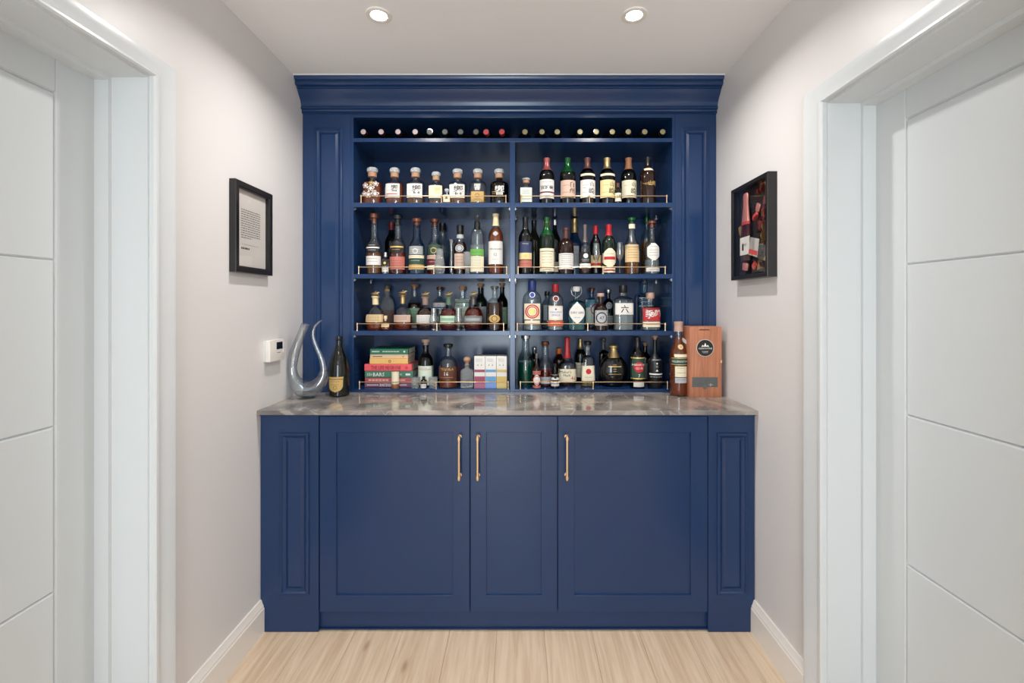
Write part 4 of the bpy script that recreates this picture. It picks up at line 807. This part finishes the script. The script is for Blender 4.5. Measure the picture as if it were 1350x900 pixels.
# ---- decanter (u-shaped, on the worktop)
cyd = FP / 291.0; sd = 291.0
t = thing('wine_decanter', 'clear glass horn shaped wine decanter curving up in two arms', 'decanter', (sx(405, sd), cyd, ZC))
zp = [(436, 112, 31), (412, 175, 31), (385, 240, 32), (358, 310, 36), (338, 380, 38), (331, 440, 34), (333, 490, 34), (346, 545, 42), (372, 590, 56), (410, 622, 66), (455, 634, 62), (505, 618, 60), (550, 580, 52), (580, 525, 38), (584, 475, 28), (577, 430, 24), (563, 385, 21), (545, 340, 19), (525, 295, 17), (507, 250, 15), (497, 210, 13), (496, 175, 12), (508, 135, 10), (532, 105, 8), (566, 80, 5)]
zbase = ZC
pts = []; rs = []
for a, b, r in zp:
    px, py = 330 + a / 6, 410 + b / 6
    pts.append((sx(px, sd) - t.location.x, 0, sz(py, sd))); rs.append(r / 6 / sd)
low = min(p[2] - r for p, r in zip(pts, rs)); pts = [(p[0], p[1], p[2] - low + .0015) for p in pts]
# smooth the path
def chaikin(P_, R_s):
    a = [P_[0]]; b = [R_s[0]]
    for i in range(len(P_) - 1):
        for f in (.25, .75): a.append(tuple(P_[i][k] * (1 - f) + P_[i + 1][k] * f for k in range(3))); b.append(R_s[i] * (1 - f) + R_s[i + 1] * f)
    return a + [P_[-1]], b + [R_s[-1]]
pts, rs = chaikin(pts, rs)
MB().tube(pts, rs, 28, caps=False).obj('glass_body', glass('decanter glass', (232, 238, 242), .45, base=.24), t, smooth=True)
MB().lathe([(0, .0), (.034, .0), (.036, .002), (.030, .004), (.0, .005)], 24, at=(pts[len(pts) // 2 - 5][0], 0, 0)).obj('glass_foot', GL['clear'], t, auto=40)

# ---- wooden presentation box
sb = 288.0; yb_ = FP / sb
X0, X1 = sx(909.3, sb), sx(951.5, sb); hb = sz(430.5, sb) - ZC
t = thing('wooden_box', 'upright reddish wooden presentation box with round black badge on the worktop', 'box', ((X0 + X1) / 2, yb_, ZC))
w = (X1 - X0) / 2
MB().box(-w, w, .008, .098, 0, hb, b=.0015).obj('box_body', BOXWOOD, t, auto=25)
MB().box(-w, w, 0, .0075, 0, hb, b=.0012).obj('lid', BOXWOOD, t, auto=25)
def fz(py): return sz(py, sb) - ZC
def fx(px): return sx(px, sb) - t.location.x
cxm, czm, rm = fx(929.5), fz(458.5), 11.6 / sb
bd = MB().lathe([(rm, 0), (rm, .0012), (0, .0012)], 36, at=(cxm, 0, czm), ax='Y').obj('badge', mat('badge rim', (190, 180, 165), .4), t)
MB().lathe([(rm * .92, .0012), (rm * .92, .0018), (0, .0018)], 36, at=(cxm, 0, czm), ax='Y').obj('badge_face', LB['black'], bd)
m_ = MB(); f_ = lambda a, b: (a, -.0022, b)
text_on(m_, 'GLENGOYNE', cxm, czm - .002, .0075, rm * 1.75, f_); text_on(m_, 'HIGHLAND', cxm, czm - .016, .004, rm, f_); text_on(m_, 'SINGLE MALT', cxm, czm - .022, .003, rm * .8, f_)
m_.add([f_(cxm - .018, czm + .006), f_(cxm - .012, czm + .014), f_(cxm - .006, czm + .009), f_(cxm, czm + .024), f_(cxm + .006, czm + .009), f_(cxm + .012, czm + .014), f_(cxm + .018, czm + .006)], [(0, 1, 2), (2, 3, 4), (4, 5, 6), (0, 2, 4, 6)])
m_.obj('lettering', INKW, bd)
pz0, pz1 = fz(510), fz(497)
pq = MB().box(fx(912.5), fx(946), -.001, 0, pz0, pz1).obj('plaque', mat('pewter plaque', (96, 98, 96), .5, .3, var=.25, scale=90), t)
MB().lathe([(.010, 0), (.010, .0016), (0, .0016)], 20, at=(fx(929), -.001, pz0), ax='Y').obj('plaque_crest', CP['pewter'], pq)
m_ = MB(); text_on(m_, '~ʃl~', fx(937), pz0 + .010, .012, .04, lambda a, b: (a, -.0014, b)); m_.obj('signature', INKW, pq)
m_ = MB(); m_.add([(fx(920), -.0006, fz(435.2)), (fx(937), -.0006, fz(435.2)), (fx(934), -.0006, fz(433.8)), (fx(923), -.0006, fz(433.8))], [(0, 1, 2, 3)]); m_.obj('finger_notch', LB['brown'], t)
MB().box(w - .006, w + .001, -.003, .012, fz(478), fz(475), b=.0005).obj('latch', BRASS, t)

# ---- thermostat on the left wall
t = thing('thermostat', 'white wall thermostat with small dark display beside the decanter', 'thermostat', (XL, 1.93, 1.135))
MB().box(0, .004, -.060, .060, -.043, .043, b=.001).obj('back_plate', WHITE, t, auto=25)
hs = MB().box(.004, .026, -.058, .058, -.045, .045, b=.004).obj('housing', mat('thermostat plastic', (228, 222, 214), .4), t, auto=25)
MB().box(.0255, .0268, -.008, .040, .004, .034).obj('display', mat('thermostat display', (24, 26, 30), .15), hs)
for q in range(2): MB().box(.0255, .028, .044, .051, -.012 + q * .022, .0 + q * .022, b=.0005).obj('button', WHITE, hs)
MB().box(.0255, .0262, -.004, .024, -.012, -.009).obj('lettering', mat('grey print', (120, 116, 110), .6), hs)

# ---- left framed letter
def frame(root, sgn, y0, y1, z0, z1, border, depth, m):
    # nested loops in (y,z) with x as the height above the wall; local x>0 = into the room
    L = [(y0, y1, z0, z1, 0), (y0, y1, z0, z1, depth - .002), (y0 + .001, y1 - .001, z0 + .001, z1 - .001, depth), (y0 + border * .8, y1 - border * .8, z0 + border * .8, z1 - border * .8, depth),
         (y0 + border, y1 - border, z0 + border, z1 - border, depth - .003), (y0 + border, y1 - border, z0 + border, z1 - border, .006)]
    mb = MB().nested(L, cap=False); mb.v = [(sgn * v[1], v[0], v[2]) for v in mb.v]
    o = mb.obj('frame', m, root, auto=25); return o
FB = mat('black frame lacquer', (26, 24, 24), .28, var=.1)
t = thing('picture_frame', 'black framed typed letter hanging on the left wall', 'picture', (XL, 1.771, 1.616))
frame(t, 1, -.123, .123, -.169, .169, .024, .025, FB)
lt = mesh('paper', [(.008, -.10, -.146), (.008, .10, -.146), (.008, .10, .146), (.008, -.10, .146)], [(0, 1, 2, 3)], mat('letter paper', (214, 208, 202), .6, var=.02), t)
m_ = MB(); random.seed(3)
for i in range(15):
    zz = .070 - i * .0088 if i < 13 else -.060 - (i - 13) * .018
    y = -.066; end = .058 if i not in (12, 14) else (.0 if i == 12 else -.015)
    if i == 13:
        m_.add([(.0086, -.066, zz), (.0086, .05, zz), (.0086, .05, zz + .0008), (.0086, -.066, zz + .0008)], [(0, 1, 2, 3)]); continue
    hh = .0026 if i != 14 else .007
    while y < end:
        wd = random.uniform(.006, .018); e = min(y + wd, end + .002)
        m_.add([(.0086, y, zz), (.0086, e, zz), (.0086, e, zz + hh), (.0086, y, zz + hh)], [(0, 1, 2, 3)]); y += wd + .003
# viewed from the room the text runs from far... the camera reads it left to right along +y
m_.obj('lettering', mat('letter ink', (84, 80, 78), .7), lt)
mesh('glazing', [(.014, -.10, -.146), (.014, .10, -.146), (.014, .10, .146), (.014, -.10, .146)], [(0, 1, 2, 3)], glass('picture glass', (250, 250, 250), .9, base=.03), t)

# ---- right shadow box with bottle remains
t = thing('shadow_box', 'deep black box frame holding a pink foiled bottle on the right wall', 'picture', (XR, 1.8315, 1.627))
frame(t, -1, -.1445, .1445, -.195, .195, .017, .037, FB)
mesh('backing', [(-.004, -.13, -.18), (-.004, .13, -.18), (-.004, .13, .18), (-.004, -.13, .18)], [(3, 2, 1, 0)], mat('mottled dark backing', (36, 26, 24), .6, var=.6, scale=60), t)
cx_, cz_ = .022, .048    # bottle: neck up; +y is away from the camera
PF = mat('rose foil', (214, 140, 132), .35, .5); PB = mat('broken rose bottle glass', (60, 20, 22), .08, coat=.6); PR_ = mat('coral band', (186, 66, 64), .4)
def half(mb, prof, y, z, x=-.020, n=20, tilt=0.0):
    k = len(mb.v); mb.lathe(prof, n)
    c, q = math.cos(tilt), math.sin(tilt)
    for i in range(k, len(mb.v)):
        a, b, h = mb.v[i]; mb.v[i] = (x + b * .36, y + a * c - h * q, z + a * q + h * c)
    return mb
y_ = .048
b_ = half(MB(), [(.034, -.150), (.037, -.10), (.036, -.05), (.030, 0), (.027, .012)], y_, .03, tilt=.0).obj('bottle_fragment', PB, t, auto=40)
half(MB(), [(.031, .0), (.030, .012)], y_, .03).obj('neck_band', PR_, b_, auto=40)
half(MB(), [(.030, .012), (.026, .03), (.021, .07), (.019, .09), (.020, .10), (.019, .122), (.014, .13), (0, .131)], y_, .03).obj('neck_foil', PF, b_, auto=40)
half(MB(), [(0, 0), (.013, .004), (.016, .03), (.013, .034), (0, .036)], -.038, .065, x=-.02, tilt=.5).obj('foil_scrap', PF, t, auto=40)
half(MB(), [(.020, 0), (.023, .004), (.021, .012), (.0, .014)], -.030, .045, x=-.02, tilt=-.5).obj('cork_cage', PR_, t, auto=40)
o = MB().box(-.033, -.0315, -.005, .072, -.095, -.022).obj('gift_card', LB['white'], t); 
m_ = MB(); text_on(m_, 'MOET', 0, 0, .010, .05, lambda a, b: (-.0337, -a + .034, b - .055)); m_.obj('lettering', INK, o)
o = MB().box(-.034, -.0325, -.075, -.008, -.035, .035).obj('folded_card', LB['white'], t); o.matrix_basis = Matrix.Translation((0, 0, -.062)) @ Matrix.Rotation(.25, 4, 'X')
MB().box(-.0342, -.034, -.075, -.008, -.030, -.012).obj('card_stripe', PR_, o)
half(MB(), [(0, 0), (.020, .004), (.024, .03), (.020, .034), (0, .036)], .055, -.160, x=-.02, tilt=.2).obj('foil_cap', PF, t, auto=40)
half(MB(), [(.0, 0), (.014, .0), (.014, .024), (0, .024)], -.01, -.150, x=-.02, tilt=.9).obj('red_foil_cap', PR_, t, auto=40)
random.seed(11)
cols = [mat('brown glass shard', (52, 26, 20), .1, coat=.4), mat('gold flake', (180, 140, 86), .3, .6), mat('rose shard', (104, 40, 42), .15, coat=.4)]
for i in range(46):
    yy = random.choice([random.uniform(-.12, -.02), random.uniform(-.12, .11)]); zz = random.uniform(-.165, .165)
    if .0 < yy < .09 and zz > -.12: continue
    r = random.uniform(.005, .018); a0 = random.random() * 6
    k = random.choice([3, 4, 5]); P_ = [(-.010 - random.random() * .012, yy + math.cos(a0 + 2 * PI * q / k) * r * random.uniform(.6, 1), zz + math.sin(a0 + 2 * PI * q / k) * r * 1.5) for q in range(k)]
    vs = P_ + [(-.004, a, b) for _, a, b in P_]
    mesh('shard', vs, [tuple(range(k))] + [(q, (q + 1) % k, k + (q + 1) % k, k + q) for q in range(k)], cols[i % 3], t)
mesh('glazing', [(-.034, -.127, -.177), (-.034, .127, -.177), (-.034, .127, .177), (-.034, -.127, .177)], [(3, 2, 1, 0)], MATS['picture glass'], t)
